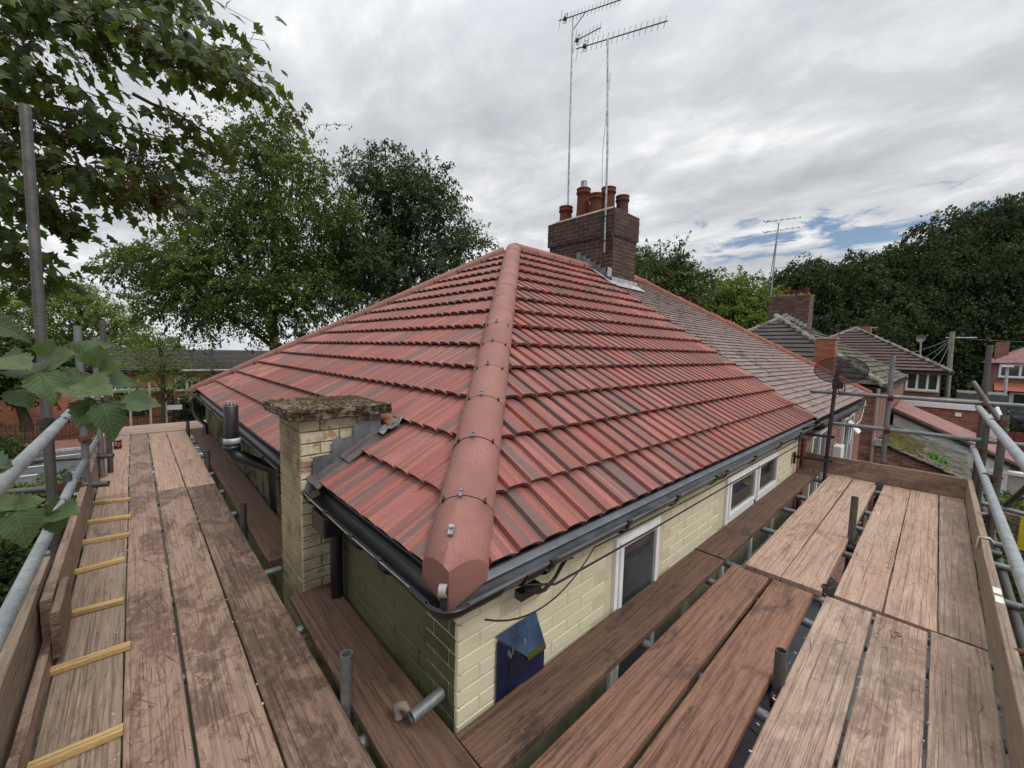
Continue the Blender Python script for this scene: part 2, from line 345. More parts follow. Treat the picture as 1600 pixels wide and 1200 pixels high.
CREAM_MORTAR = m_plain('cream_mortar', (.58, .535, .37), .85, var=.2, scale=9, bump=.002)
CREAM_ALGAE_SHADE = m_brick('algae_and_shade_cream_brick', [(.3, .27, .16), (.25, .23, .13)], .2, (.115, .11, .055), 1, .8, (.035, .04, .018))  # green growth, with the end wall's shade put into the colour too
CREAM_DIRT_SHADE = m_mossy('dirty_shaded_cream_wall', (.17, .155, .085), (.06, .065, .03), .45, (.13, .12, .07), 5)  # dirt on the end wall, its shade also painted into the tone
CHB = m_brick('dark_red_brick', [(.050, .024, .019), (.085, .036, .027), (.040, .026, .022), (.13, .055, .036), (.062, .034, .028)], .5, None, 1, .9, (.04, .028, .022))
MORTAR = m_plain('pale_mortar', (.36, .30, .25), .95, var=.25, scale=12, bump=.003)
REDWALL = m_brickwall('red_brickwork', (.27, .095, .062), (.20, .07, .052), (.30, .24, .20))
REDWALL2 = m_brickwall('orange_brickwork', (.36, .115, .062), (.27, .085, .05), (.30, .21, .16))
DARKWALL = m_brickwall('sooty_brickwork', (.13, .052, .036), (.075, .036, .028), (.17, .14, .11))
WHITEWALL = m_brickwall('white_painted_brick', (.80, .80, .78), (.74, .74, .73), (.62, .62, .60))
LEAD = m_plain('lead', (.20, .21, .225), .5, .5, var=.28, scale=7, bump=.003)
LEADPALE = m_plain('bright_lead', (.45, .45, .46), .45, .3, var=.3, scale=11, bump=.003)
BLACKPVC = m_plain('black_plastic', (.013, .013, .015), .32, var=.3, scale=4, spec=.6)
GUTTERIN = m_plain('wet_grey_plastic', (.085, .09, .10), .3, var=.3, scale=5, spec=.6)
GREYPVC = m_plain('grey_plastic_strip', (.20, .22, .245), .45, var=.15)
WHITEPVC = m_plain('white_upvc', (.80, .80, .80), .35, var=.05)
CABLE = m_plain('black_cable', (.012, .012, .012), .5)
FASCIA = m_plain('dark_fascia', (.014, .012, .012), .5)
TUBE = m_tube('galvanised_tube', (.20, .21, .215), .4); TUBE_DARK = m_tube('dull_tube', (.115, .11, .105), .6); TUBE_BRIGHT = m_tube('bright_tube', (.34, .365, .37), .15)
RUST = m_plain('rusty_steel', (.14, .062, .042), .8, .3, var=.35, scale=30, bump=.002)
DARKSTEEL = m_plain('dark_steel', (.05, .04, .038), .6, .5, var=.4, scale=14)
ALU = m_plain('weathered_aluminium', (.42, .42, .42), .4, .7, var=.3, scale=12)
ALU_DARK = m_plain('dull_aluminium', (.16, .16, .165), .5, .6, var=.2)
GLASS = m_glass('window_glass'); GLASS_G = m_glass('greenish_glass', (.022, .035, .026))
CONC_MOSS = m_mossy('mossy_capstone', (.14, .11, .085), (.066, .046, .014), .6, (.21, .165, .13), 22)
CONCRETE = m_plain('concrete', (.42, .40, .36), .9, var=.2, scale=5, bump=.003)
ASPHALT = m_plain('asphalt', (.075, .08, .085), .85, var=.2, scale=3, bump=.003)
PAINTW = m_plain('road_paint', (.75, .75, .73), .7, var=.1)
BARK = m_mossy('bark', (.085, .065, .05), (.06, .065, .035), .3)
BLUEPLAST = m_plain('blue_box_plastic', (.035, .075, .145), .5, var=.3, scale=9)
BLUESHADE = m_plain('shaded_blue_plastic', (.006, .013, .050), .4, var=.35, scale=9)  # box body: shading painted in as a darker blue than the lid
TERRA = m_mossy('terracotta', (.17, .055, .040), (.06, .04, .035), .2, (.13, .048, .036)); TERRA_DARK = m_mossy('dark_terracotta', (.15, .055, .045), (.05, .04, .035), .2, (.12, .05, .04))

# ------------------------------------------------------------------ the setting: ground, road, verge
def sheet(name, x0, x1, y0, y1, z, mat, kind='structure', parent=None, thick=0):
    mb = MB()
    if thick: mb.box((x0, y0, z - thick), (x1, y1, z))
    else: mb.quad((x0, y0, z), (x1, y0, z), (x1, y1, z), (x0, y1, z))
    o = mb.build(name, mat, parent); o['kind'] = kind; return o
def m_ground():
    t = NT('rough_ground'); v = t.vec(1, 1, 1, world=True); n = t.noise(v, .35, 8, .65); f = t.noise(v, 7, 6, .7)
    c = t.ramp(n, [(.35, (.035, .045, .02)), (.5, (.06, .062, .03)), (.65, (.09, .075, .055))]); c = t.mix(t.mapr(f, .4, .7, 0, .6), c, (.02, .022, .014))
    t.bump(f, .03); return t.done(c, .95)
GROUND = m_ground()
GRASSM = m_plain('lawn', (.10, .19, .025), .9, var=.25, scale=1.4, bump=.02)
PAVE = m_plain('red_pavement', (.20, .085, .055), .9, var=.2, scale=3)
gm = MB(); gxs = [-420, -150, -60, -30, 0, 30, 60, 150, 420]; gys = [-420, -100, -30, 0, 20, 31, 33, 35, 37, 39, 41, 43, 45, 46, 60, 120, 420]
def ghz(y): s_ = min(max((y - 31) / 15, 0), 1); return -5.02 - 2.6 * s_ * s_ * (3 - 2 * s_)
gm.add([(x, y, ghz(y)) for y in gys for x in gxs], [(j * 9 + i, j * 9 + i + 1, (j + 1) * 9 + i + 1, (j + 1) * 9 + i) for j in range(len(gys) - 1) for i in range(8)], True)
gr_ = gm.build('ground', GROUND); gr_['kind'] = 'structure'
rd = sheet('road', -60, 60, 20.2, 29.6, -4.99, ASPHALT)
pv = sheet('pavement', -60, 60, 29.75, 32.4, -4.87, PAVE, thick=.12)
kb = MB()
for i in range(40): kb.box((-12 + i * .915, 29.6, -5.0), (-12 + i * .915 + .905, 29.745, -4.865))
o = kb.build('kerb', CONCRETE); o['kind'] = 'structure'
lm_ = MB(); lys = [32.41, 33, 34, 35, 36, 37, 38, 39]
lm_.add([(x, y, ghz(y) + .04) for y in lys for x in (-60, 60)], [(2 * j, 2 * j + 1, 2 * j + 3, 2 * j + 2) for j in range(len(lys) - 1)]); o = lm_.build('lawn', GRASSM); o['kind'] = 'structure'
ml = MB()
for x0, x1, y in [(-9, 1, 24.9), (-12, 3, 26.6), (-9, 2, 22.4), (-14, 3, 28.4)]:
    k = x0
    while k < x1: ml.quad((k, y, -4.985), (k + 1.9, y, -4.985), (k + 1.9, y + .12, -4.985), (k, y + .12, -4.985)); k += 3.1 if y != 22.4 else 1.9
o = ml.build('road_markings', PAINTW); o['kind'] = 'structure'

# ------------------------------------------------------------------ the house being re-roofed
Wd, Ln, Ht = 7.698, 5.92, 2.4835
TH = math.atan2(Ht, Wd / 2); CT, ST = math.cos(TH), math.sin(TH); SL = math.tan(TH); VMAX = (Wd / 2) / CT
house = thing('semi_detached_house', 'cream painted brick house with new red profiled tile hip roof behind the scaffold boards', 'house', (2.9, 3.8, -5))
WX, WY = .088, .075
# walls
def m_lowwall():  # shade under the boards put into the colour below platform level
    t = NT('cream_wall_shaded_below'); p = t.vec(1, 1, 1, world=True); s_ = t.n('ShaderNodeSeparateXYZ'); t.l(p, s_.inputs[0])
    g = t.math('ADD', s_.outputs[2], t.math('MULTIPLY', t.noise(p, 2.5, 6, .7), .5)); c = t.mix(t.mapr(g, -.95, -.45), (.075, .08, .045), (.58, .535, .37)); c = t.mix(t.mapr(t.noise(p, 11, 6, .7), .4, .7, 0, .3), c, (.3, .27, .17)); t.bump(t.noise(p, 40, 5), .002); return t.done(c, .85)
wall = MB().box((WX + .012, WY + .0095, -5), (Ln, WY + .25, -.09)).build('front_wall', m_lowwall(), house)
ewall = MB().box((WX + .0095, WY + .251, -5), (WX + .25, Wd - .09, -.09)).build('end_wall', CREAM_DIRT_SHADE, house)
MB().box((WX + .3, Wd - .35, -5), (Ln, Wd - .1, -.09)).build('rear_wall', REDWALL, house)

BR = {}
def brick_mesh(l, h, d, mat, key, bev=.0035):
    k = (round(l, 3), h, d, key)
    if k in BR: return BR[k]
    b = bev; me_v = []
    # front face proud with a chamfer all round; 5 faces
    x0, x1, y0, y1 = -l / 2, l / 2, -h / 2, h / 2
    me_v = [(x0, y0, 0), (x1, y0, 0), (x1, y1, 0), (x0, y1, 0), (x0, y0, d - b), (x1, y0, d - b), (x1, y1, d - b), (x0, y1, d - b), (x0 + b, y0 + b, d), (x1 - b, y0 + b, d), (x1 - b, y1 - b, d), (x0 + b, y1 - b, d)]
    f = [(0,1,5,4),(1,2,6,5),(2,3,7,6),(3,0,4,7),(4,5,9,8),(5,6,10,9),(6,7,11,10),(7,4,8,11),(8,9,10,11)]
    me = bpy.data.meshes.new('brick'); me.from_pydata(me_v, [], f); me.materials.append(mat); BR[k] = me; return me
def bricks(parent, org, u, n, length, rows, mat, key, pitch=.072, bl=.225, joint=.0075, depth=.02, skip=None, half=0, jit=.0015, hgt=None):
    """rows of separate bricks on a wall face: org = lower left corner, u along, n outward"""
    u = Vector(u); n = Vector(n); w = Vector((0, 0, 1)); rot = Matrix((u, w, n)).transposed()
    cnt = 0
    for r in range(rows):
        p = -(bl / 2) if (r + half) % 2 else 0.0
        while p < length - .012:
            a, b = max(p, 0), min(p + bl, length); p += bl
            if b - a < .035: continue
            l = b - a - joint; c = (a + b) / 2; zc_ = org[2] + (r + .5) * pitch
            if skip and skip(c, l, zc_): continue
            me = brick_mesh(l, (hgt or pitch) - joint, depth, mat, key)
            o = bpy.data.objects.new('brick', me); col.objects.link(o); o.parent = parent
            q = Vector((org[0], org[1], 0)) + u * c + n * (random.uniform(-jit, jit) - depth - .002 + .0); q.z = zc_
            o.location = q - wloc(parent); o.rotation_euler = (rot @ Matrix.Rotation(random.uniform(-.006, .006), 3, 'Z')).to_euler(); cnt += 1
    return cnt
WIN = [(1.16, 1.70, -.225, -1.55), (2.90, 4.50, -.225, -1.35)]
def skipw(c, l, z):
    x = WX + c
    return any(x + l / 2 > a - .03 and x - l / 2 < b + .03 and z < t + .03 and z > bt for a, b, t, bt in WIN)
# short closers beside windows
bricks(wall, (WX, WY + .004, -.87), (1, 0, 0), (0, -1, 0), 5.41, 11, CREAM, 'cream', pitch=.0695, skip=skipw, depth=.02)
bricks(ewall, (WX + .004, 1.39, -.87), (0, -1, 0), (-1, 0, 0), 1.31, 11, CREAM_ALGAE_SHADE, 'algae_shade', pitch=.0695, half=1, jit=.0008)

def window(x0, x1, zt, zb, mull, cas, parent=house):
    fr = MB(); y = WY - .004; t = .055; d = .07
    fr.box((x0, y - .01, zb), (x0 + t, y + d, zt)).box((x1 - t, y - .01, zb), (x1, y + d, zt)).box((x0 + t, y - .01, zt - t), (x1 - t, y + d, zt)).box((x0 + t, y - .01, zb), (x1 - t, y + d, zb + t))
    for m in mull: fr.box((m - .03, y - .008, zb + t), (m + .03, y + d, zt - t))
    f = fr.build('window', WHITEPVC, parent, bevel=.004)
    gl = MB().quad((x0 + t, y + .045, zb + t), (x1 - t, y + .045, zb + t), (x1 - t, y + .045, zt - t), (x0 + t, y + .045, zt - t)).build('pane', GLASS_G, f)
    for a, b, c, e_ in cas:
        s = .035; k = MB(); yy = y - .022
        k.box((a, yy, c), (a + s, yy + .04, e_)).box((b - s, yy, c), (b, yy + .04, e_)).box((a + s, yy, e_ - s), (b - s, yy + .04, e_)).box((a + s, yy, c), (b - s, yy + .04, c + s))
        k.build('casement', WHITEPVC, f, bevel=.004)
        MB().quad((a + s, yy + .02, c + s), (b - s, yy + .02, c + s), (b - s, yy + .02, e_ - s), (a + s, yy + .02, e_ - s)).build('pane', GLASS, f)
    return f
window(1.17, 1.69, -.235, -1.5, [], [(1.2, 1.66, -1.45, -.26)])
window(2.91, 4.49, -.235, -1.3, [3.72], [(2.95, 3.68, -.60, -.265), (3.76, 4.45, -.60, -.265)])
MB().box((2.91 + .05, WY - .012, -.655), (4.44, WY + .05, -.605)).build('transom_bar', WHITEPVC, house)
rng2 = random.Random(3)

# roof body under the tiles
roof = MB()
dz = -.055
ridge_x0 = Wd / 2
A = [(0, 0, dz), (Ln, 0, dz), (Ln, Wd / 2, Ht + dz), (Wd / 2, Wd / 2, Ht + dz), (0, Wd, dz), (Ln, Wd, dz)]
roof.add(A, [(0, 1, 2, 3), (4, 0, 3), (5, 4, 3, 2)])
roof.box((.02, .02, -.088), (Ln, Wd - .02, -.068))
roof = roof.build('roof', FASCIA, house)
# profiled tile: two rolls
TWD, TLEN, GAUGE = .3033, .37, .318
PROF = [(0, -.011), (.013, -.011), (.017, .014), (.040, .017), (.096, .016), (.134, .005), (.1517, -.011), (.1647, -.011), (.1687, .014), (.1917, .017), (.2477, .016), (.2857, .005), (.3033, -.011)]
def tile_bm():
    bm = bmesh.new(); lift, low = .050, .004; n = len(PROF)
    rows = []
    for v, wz in ((0, lift), (TLEN, low - .002)):
        rows.append([bm.verts.new((u, v, wz + h)) for u, h in PROF])
    bot = [bm.verts.new((u, .006, lift + h - .026)) for u, h in PROF]
    for i in range(n - 1):
        bm.faces.new((rows[0][i], rows[0][i + 1], rows[1][i + 1], rows[1][i]))
        bm.faces.new((bot[i], bot[i + 1], rows[0][i + 1], rows[0][i]))
    b2 = [bm.verts.new((PROF[0][0], TLEN, -.02)), bm.verts.new((PROF[-1][0], TLEN, -.02))]
    bm.faces.new((bot[0], rows[0][0], rows[1][0], b2[0])); bm.faces.new((rows[0][-1], bot[-1], b2[1], rows[1][-1]))
    bmesh.ops.recalc_face_normals(bm, faces=bm.faces)
    return bm
base_bm = tile_bm(); base_me = bpy.data.meshes.new('tile'); base_bm.to_mesh(base_me); base_me.materials.append(TILE)
FR_FRONT = (Vector((0, 0, -.03)), Vector((1, 0, 0)), Vector((0, CT, ST)), Vector((0, -ST, CT)))
FR_END = (Vector((0, Wd, -.03)), Vector((0, -1, 0)), Vector((CT, 0, ST)), Vector((-ST, 0, CT)))
todo = []
for fi, (org, U, V, Nn) in enumerate((FR_FRONT, FR_END)):
    nrow = int(VMAX / GAUGE) + 1
    for r in range(nrow):
        v0 = r * GAUGE + (.014 if r == 0 else -.02)
        if v0 > VMAX - .1: continue
        umax = Ln if fi == 0 else Wd - max(v0, 0) * CT
        umin = max(v0, 0) * CT
        k = int((umin) / TWD) - 1
        while k * TWD < umax:
            u0 = k * TWD; k += 1
            if u0 + TWD < umin + .02: continue
            planes = []
            # clip planes in tile-local (u,v): keep u0+u >= (v0+v)*CT
            if u0 < (v0 + TLEN) * CT + .055: planes.append(((0, 0, 0), Vector((1, -CT, 0)), u0 - v0 * CT - .055))
            if fi == 1 and u0 + TWD > Wd - (v0 + TLEN) * CT - .055: planes.append(((0, 0, 0), Vector((-1, -CT, 0)), Wd - u0 - v0 * CT - .055))
            if fi == 0 and u0 + TWD > Ln: planes.append(((0, 0, 0), Vector((-1, 0, 0)), Ln - u0))
            if v0 + TLEN > VMAX: planes.append(((0, 0, 0), Vector((0, -1, 0)), VMAX - v0))
            jz = random.uniform(0, .004)
            pos = org + U * u0 + V * v0 + Nn * jz
            cen = pos + U * (TWD / 2) + V * (TLEN / 2)
            if fi == 1 and 1.42 < cen.y < 1.84 and cen.x < .34: continue
            if fi == 1 and 1.30 < cen.y < 1.95 and .34 < cen.x < .46: continue
            if cen.x > 6.0 : continue
            todo.append(((cen - CAM).length, fi, pos, planes))
todo.sort(key=lambda q: q[0])
rots = [Matrix((U, V, Nn)).transposed() for _, U, V, Nn in (FR_FRONT, FR_END)]
rest = MB(); nt_ = 0
for d, fi, pos, planes in todo:
    me = base_me
    if planes:
        bm = base_bm.copy()
        for co, no, dd in planes:      # keep no.p + dd >= 0
            nl = no.length; p0 = -no * dd / (nl * nl)
            bmesh.ops.bisect_plane(bm, geom=bm.verts[:] + bm.edges[:] + bm.faces[:], plane_co=p0, plane_no=-no.normalized(), clear_outer=True)
        if len(bm.faces) == 0: bm.free(); continue
        me = bpy.data.meshes.new('tile'); bm.to_mesh(me); me.materials.append(TILE); bm.free()
    rj = rots[fi] @ Matrix.Rotation(random.uniform(-.004, .004), 3, 'Z')
    if nt_ < 300:
        o = bpy.data.objects.new('tile', me); col.objects.link(o); o.parent = roof; o.location = pos - wloc(roof); o.rotation_euler = rj.to_euler()
    else:
        rest.add([pos + rj @ v.co for v in me.vertices], [tuple(p.vertices) for p in me.polygons])
    nt_ += 1
TILE_W = m_tile('red_tile_far', (.45, .135, .10), (.50, .205, .165), (.38, .14, .12), (.20, .17, .17), .28)
def far_tile_mat():
    t = NT('red_tile_upper'); p = t.vec(1, 1, 1, world=True); s = t.n('ShaderNodeSeparateXYZ'); t.l(p, s.inputs[0])
    c = t.n('ShaderNodeCombineXYZ'); t.l(t.math('FLOOR', t.math('MULTIPLY', s.outputs[0], 1 / .1517)), c.inputs[0]); t.l(t.math('FLOOR', t.math('MULTIPLY', s.outputs[1], 1 / .1517)), c.inputs[1]); t.l(t.math('FLOOR', t.math('MULTIPLY', s.outputs[2], 1 / (.318 * ST))), c.inputs[2])
    w = t.n('ShaderNodeTexWhiteNoise', noise_dimensions='3D'); t.l(c.outputs[0], w.inputs['Vector'])
    cc = t.ramp(w.outputs['Value'], [(.1, (.35, .09, .065)), (.45, (.42, .165, .13)), (.7, (.24, .11, .09)), (.88, (.13, .112, .11))])
    sp = t.noise(p, 260, 2, .8); cc = t.mix(t.mapr(sp, .35, .7, .4, 0), cc, (.2, .07, .06)); return t.done(cc, .72)
rest = rest.build('upper_tiles', far_tile_mat(), roof); rest['kind'] = 'stuff'

# hip and ridge tiles
def hip_mesh(length, r=.128, drop=.05, wid=.125):
    n = 14; prof = []
    for i in range(n + 1):
        a = math.pi * (.5 - .39) + i / n * math.pi * .78
        prof.append((r * math.cos(a), r * math.sin(a)))
    y0 = prof[0][1]; prof = [(x, z - y0) for x, z in prof]
    prof = [(prof[0][0], -drop)] + prof + [(prof[-1][0], -drop)]
    m = MB(); N = len(prof)
    vs = [(x_, p[0], p[1]) for x_ in (0, length) for p in prof]
    m.add(vs, [(i, i + 1, N + i + 1, N + i) for i in range(N - 1)], True)
    m.add([vs[i] for i in range(N)], [tuple(range(N))[::-1]]); m.add([vs[N + i] for i in range(N)], [tuple(range(N))])
    m.add([vs[0], vs[N - 1], vs[2 * N - 1], vs[N]], [(0, 1, 2, 3)])
    return m
def line_tiles(p0, p1, pitch, parent, name='hip_tile', start=0, rise=.0, clips=True, cut=None):
    p0, p1 = Vector(p0), Vector(p1); d = (p1 - p0); L_ = d.length; d.normalize()
    side = Vector((0, 0, 1)).cross(d).normalized(); up = d.cross(side)
    rot = Matrix((d, side, up)).transposed(); me = hip_mesh(pitch - .007).mesh('hip_tile'); me.materials.append(HIPT)
    s = start; i = 0
    band = MB(); 
    while s < L_ - (.16 if name == 'hip_tile' and not clips else .05):
        pos = p0 + d * s + up * (rise + random.uniform(0, .003))
        if i == 0 and cut:
            bm = bmesh.new(); bm.from_mesh(me); 
            bmesh.ops.remove_doubles(bm, verts=bm.verts, dist=1e-5)
            inv = rot.transposed()
            for co, no in cut:
                res = bmesh.ops.bisect_plane(bm, geom=bm.verts[:] + bm.edges[:] + bm.faces[:], plane_co=inv @ (Vector(co) - pos), plane_no=inv @ Vector(no), clear_outer=True)
                ed = [g for g in res['geom_cut'] if isinstance(g, bmesh.types.BMEdge)]
                if ed: bmesh.ops.contextual_create(bm, geom=ed)
            m2 = bpy.data.meshes.new('hip_tile'); bm.to_mesh(m2); bm.free(); m2.materials.clear(); m2.materials.append(HIPT)
            for p in m2.polygons: p.use_smooth = len(p.vertices) <= 4
            o = put(name, m2, parent, pos)
        else: o = put(name, me, parent, pos)
        o.rotation_euler = (rot @ Matrix.Rotation(random.uniform(-.006, .006), 3, 'Z')).to_euler()
        if i > 0:
            # dark union under the joint
            mm = hip_mesh(.03, .1285, .04)
            band.add([pos + rot @ (Vector(v) + Vector((-.018, 0, -.0035))) for v in mm.v], mm.f)
            if clips and i < 7:
                c = MB().obox(pos + rot @ Vector((-.004, .012, .0975 - .0)), .034, .014, .010, rot)
                c.obox(pos + rot @ Vector((.008, .012, .103)), .011, .011, .012, rot)
                c.build('hip_clip', LEAD, parent)
                for sgn in (-1, 1):
                    MB().obox(pos + rot @ Vector((-.002, sgn * .088, .060)), .024, .008, .016, rot).build('hip_clip', DARKSTEEL, parent)
        s += pitch; i += 1
    band.build('hip_joint_strip', BLACKPVC, parent)
apex = (Wd / 2, Wd / 2, Ht + .005)
line_tiles((.0, .0, .0), apex, .4, roof, start=-.06, rise=.0, cut=[((-.035, 0, 0), (-1, 0, 0)), ((0, -.035, 0), (0, -1, 0))])
line_tiles((0, Wd, .0), apex, .42, roof, start=-.04, rise=.0, clips=False)
line_tiles(apex, (5.96, Wd / 2, Ht + .005), .44, roof, 'ridge_tile', start=.02, rise=0, clips=False)
# loose clip on the lowest hip tile, curled hip iron at its foot
pc = on(716, 795, 0, .088)
d_h = Vector((1, 1, SL)).normalized(); sd_ = Vector((0, 0, 1)).cross(d_h).normalized(); up_h = d_h.cross(sd_); roth = Matrix((d_h, sd_, up_h)).transposed()
c = MB().obox(Vector((0, 0, 0)) + d_h * .15 + up_h * .094 + sd_ * .02, .042, .02, .014, roth); c.obox(Vector((0, 0, 0)) + d_h * .158 + up_h * .104 + sd_ * .02, .015, .016, .016, roth); c.build('hip_clip', LEADPALE, roof)
hi = MB(); hp = Vector((-.075, -.06, .035))
ax = Vector((1, -1, 0)).normalized()
hi.tube([hp - ax * .012, hp + ax * .012], .021, 14, hollow=False); hi.build('hip_iron', m_plain('hip_iron_grey', (.30, .28, .26), .6, .3), roof)
MB().tube([hp + ax * .0125, hp + ax * .014], .012, 12).build('hip_iron_hole', DARKSTEEL, roof)
MB().obox(hp + Vector((.012, .012, -.055)), .024, .006, .09, Matrix.Rotation(R_(-45), 3, 'Z')).build('hip_iron_strap', DARKSTEEL, roof)

# eaves: fascia, grey eaves strip, half round gutters with brackets
fa = MB().box((.012, .012, -.135), (Ln, .036, -.04)).box((.012, .037, -.135), (.036, Wd, -.04)).box((.037, .037, -.135), (Ln, WY, -.12)).box((.037, WY, -.135), (WX, Wd, -.12)).build('fascia', FASCIA, house)
es = MB().add([(.05, .02, -.032), (Ln, .02, -.032), (Ln, -.012, -.045), (.05, -.012, -.045)], [(0, 1, 2, 3)]).build('eaves_strip', GREYPVC, house)
sol = es.modifiers.new('t', 'SOLIDIFY'); sol.thickness = .004
def gutter(p0, p1, outv, name='gutter'):
    p0, p1, outv = Vector(p0), Vector(p1), Vector(outv); m = MB(); n = 12; prof = []
    for i in range(n + 1):
        a = math.pi + math.pi * i / n; prof.append((math.cos(a) * .062, math.sin(a) * .06))
    prof = [(-.062, .0)] + prof + [(.062, .004), (.070, .006), (.070, -.004), (.064, -.006)]
    inner = [(x * .93, z + .004) for x, z in prof[1:n + 2]][::-1]
    pr_ = prof + inner; N = len(pr_)
    vs = [p + outv * x + Vector((0, 0, z)) for p in (p0, p1) for x, z in pr_]
    m.add(vs, [(i, (i + 1) % N, N + (i + 1) % N, N + i) for i in range(N)], True)
    return m
GZ = -.026; GY = -.034
g1 = gutter((.0, GY, GZ), (Ln + .02, GY, GZ - .012), (0, -1, 0)).build('gutter', GUTTERIN, house)
g2 = gutter((GY, .0, GZ), (GY, 1.37, GZ), (-1, 0, 0)).build('gutter', BLACKPVC, house)
g3 = gutter((GY, 1.90, GZ), (GY, Wd + .02, GZ), (-1, 0, 0)).build('gutter', BLACKPVC, house)
cr_ = MB(); cpt = []
for k in range(9):
    a = math.pi * 1.5 - (math.pi / 2) * k / 8
# mitred corner piece
def corner_gutter():
    m = MB(); n = 12; prof = []
    for i in range(n + 1):
        a = math.pi + math.pi * i / n; prof.append((math.cos(a) * .066, math.sin(a) * .064))
    prof = prof + [(.074, .004), (.074, -.006), (.068, -.008)]; inner = [(x * .93, z + .004) for x, z in prof[:n + 1]][::-1]; pr_ = prof + inner; N = len(pr_)
    secs = []
    for k in range(7):
        t_ = k / 6 * math.pi / 2      # rounded outer corner
        secs.append([Vector((0, 0, GZ - .0)) + Vector((0, 0, z)) + Vector((-math.sin(t_), -math.cos(t_), 0)) * (-GY + x) * (1.0 if x < -.03 else 1 + .10 * math.sin(2 * t_)) for x, z in pr_])
    first = [v + Vector((.16, 0, 0)) for v in secs[0]]; last = [v + Vector((0, .12, 0)) for v in secs[-1]]
    secs = [first] + secs + [last]
    vs = [v for s in secs for v in s]
    m.add(vs, [(j * N + i, j * N + (i + 1) % N, (j + 1) * N + (i + 1) % N, (j + 1) * N + i) for j in range(len(secs) - 1) for i in range(N)], True)
    return m
corner_gutter().build('gutter_corner', BLACKPVC, house)
def bracket(p, outv, parent=house, s=.074):
    p, outv = Vector(p), Vector(outv); al = Vector((0, 0, 1)).cross(outv); m = MB(); n = 10
    vs = []
    for da in (-.014, .014):
        for rr in (s, s - .006):
            for i in range(n + 1):
                a = math.pi + math.pi * i / n; vs.append(p + al * da + outv * math.cos(a) * rr + Vector((0, 0, math.sin(a) * rr)))
    K = n + 1
    fs = [(i, i + 1, 2 * K + i + 1, 2 * K + i) for i in range(n)] + [(i, i + 1, K + i + 1, K + i) for i in range(n)] + [(2 * K + i, 2 * K + i + 1, 3 * K + i + 1, 3 * K + i) for i in range(n)]
    m.add(vs, fs, True); m.obox(p + outv * (s - .002) + Vector((0, 0, .006)), .03 if abs(outv.y) > .5 else .018, .018 if abs(outv.y) > .5 else .03, .016)
    return m.build('gutter_bracket', BLACKPVC, parent)
for x in (.42, 1.0, 1.55, 2.15, 2.35, 3.0, 3.8, 4.6, 5.4): bracket((x, GY, GZ), (0, -1, 0))
for y in (.35, .62, .95, 1.3, 2.3, 3.2, 4.1, 5.0, 5.9, 6.8): bracket((GY, y, GZ), (-1, 0, 0))
for x in (.32, 2.28): 
    m_ = gutter((x - .05, GY, GZ - .001), (x + .05, GY, GZ - .001), (0, -1, 0)); m_.v = [((v[0] - x) + x, GY + (v[1] - GY) * 1.1, GZ + (v[2] - GZ) * 1.1) for v in m_.v]; m_.build('gutter_union', BLACKPVC, house)
# bright wire along the left gutter lip
MB().tube([(-.108, .1, GZ + .012), (-.111, .7, GZ + .006), (-.109, 1.34, GZ + .012)], .0025, 6).build('gutter_wire', ALU, house)
# downpipe at the far end and in the internal return by the chimney breast
dp_ = MB(); 
for pts in ([(-.1, 7.2, -.1), (-.1, 7.2, -.3), (-.06, 7.1, -.42), (.02, 6.9, -.5), (.02, 6.9, -4.9)],): dp_.tube(pts, .034, 12)
dp_.build('downpipe', BLACKPVC, house)
MB().tube([(-.062, 1.95, -.1), (-.05, 1.97, -.25), (.03, 1.98, -.4), (.04, 1.98, -4.9)], .034, 12).build('downpipe', BLACKPVC, house)
MB().tube([(.02, 1.22, -.12), (.04, 1.22, -.3), (.045, 1.22, -4.9)], .034, 12).build('downpipe', BLACKPVC, house)
MB().box((-.06, 1.12, -.24), (.06, 1.33, -.12)).build('hopper', BLACKPVC, house, bevel=.01)
# cables looped under the gutter
def catenary(a, b, sag, n=12): 
    a, b = Vector(a), Vector(b); return [a.lerp(b, i / n) - Vector((0, 0, sag * 4 * (i / n) * (1 - i / n))) for i in range(n + 1)]
MB().tube([(.34, -.04, -.14), (.40, -.01, -.185), (.47, .02, -.235), (.53, .03, -.25), (.60, .03, -.22), (.63, .02, -.17), (.64, -.0, -.13), (.66, -.02, -.12)], .0085, 8).build('thick_cable', CABLE, house)
MB().tube(catenary((.14, -.02, -.185), (.86, -.0, -.15), .12) + [Vector(p) for p in [(1.3, .03, -.185), (2.3, .03, -.2), (3.5, .05, -.215), (5.6, .05, -.23)]], .0035, 6).build('thin_cable', CABLE, house)
MB().tube([(.30, -.05, -.10), (.45, -.095, -.135), (1.2, -.105, -.135), (2.4, -.1, -.14), (4, -.1, -.15), (5.8, -.1, -.16)], .005, 6).build('thin_cable', CABLE, house)
MB().box((.33, -.02, -.20), (.45, .02, -.165)).build('cable_clip', BLACKPVC, house)

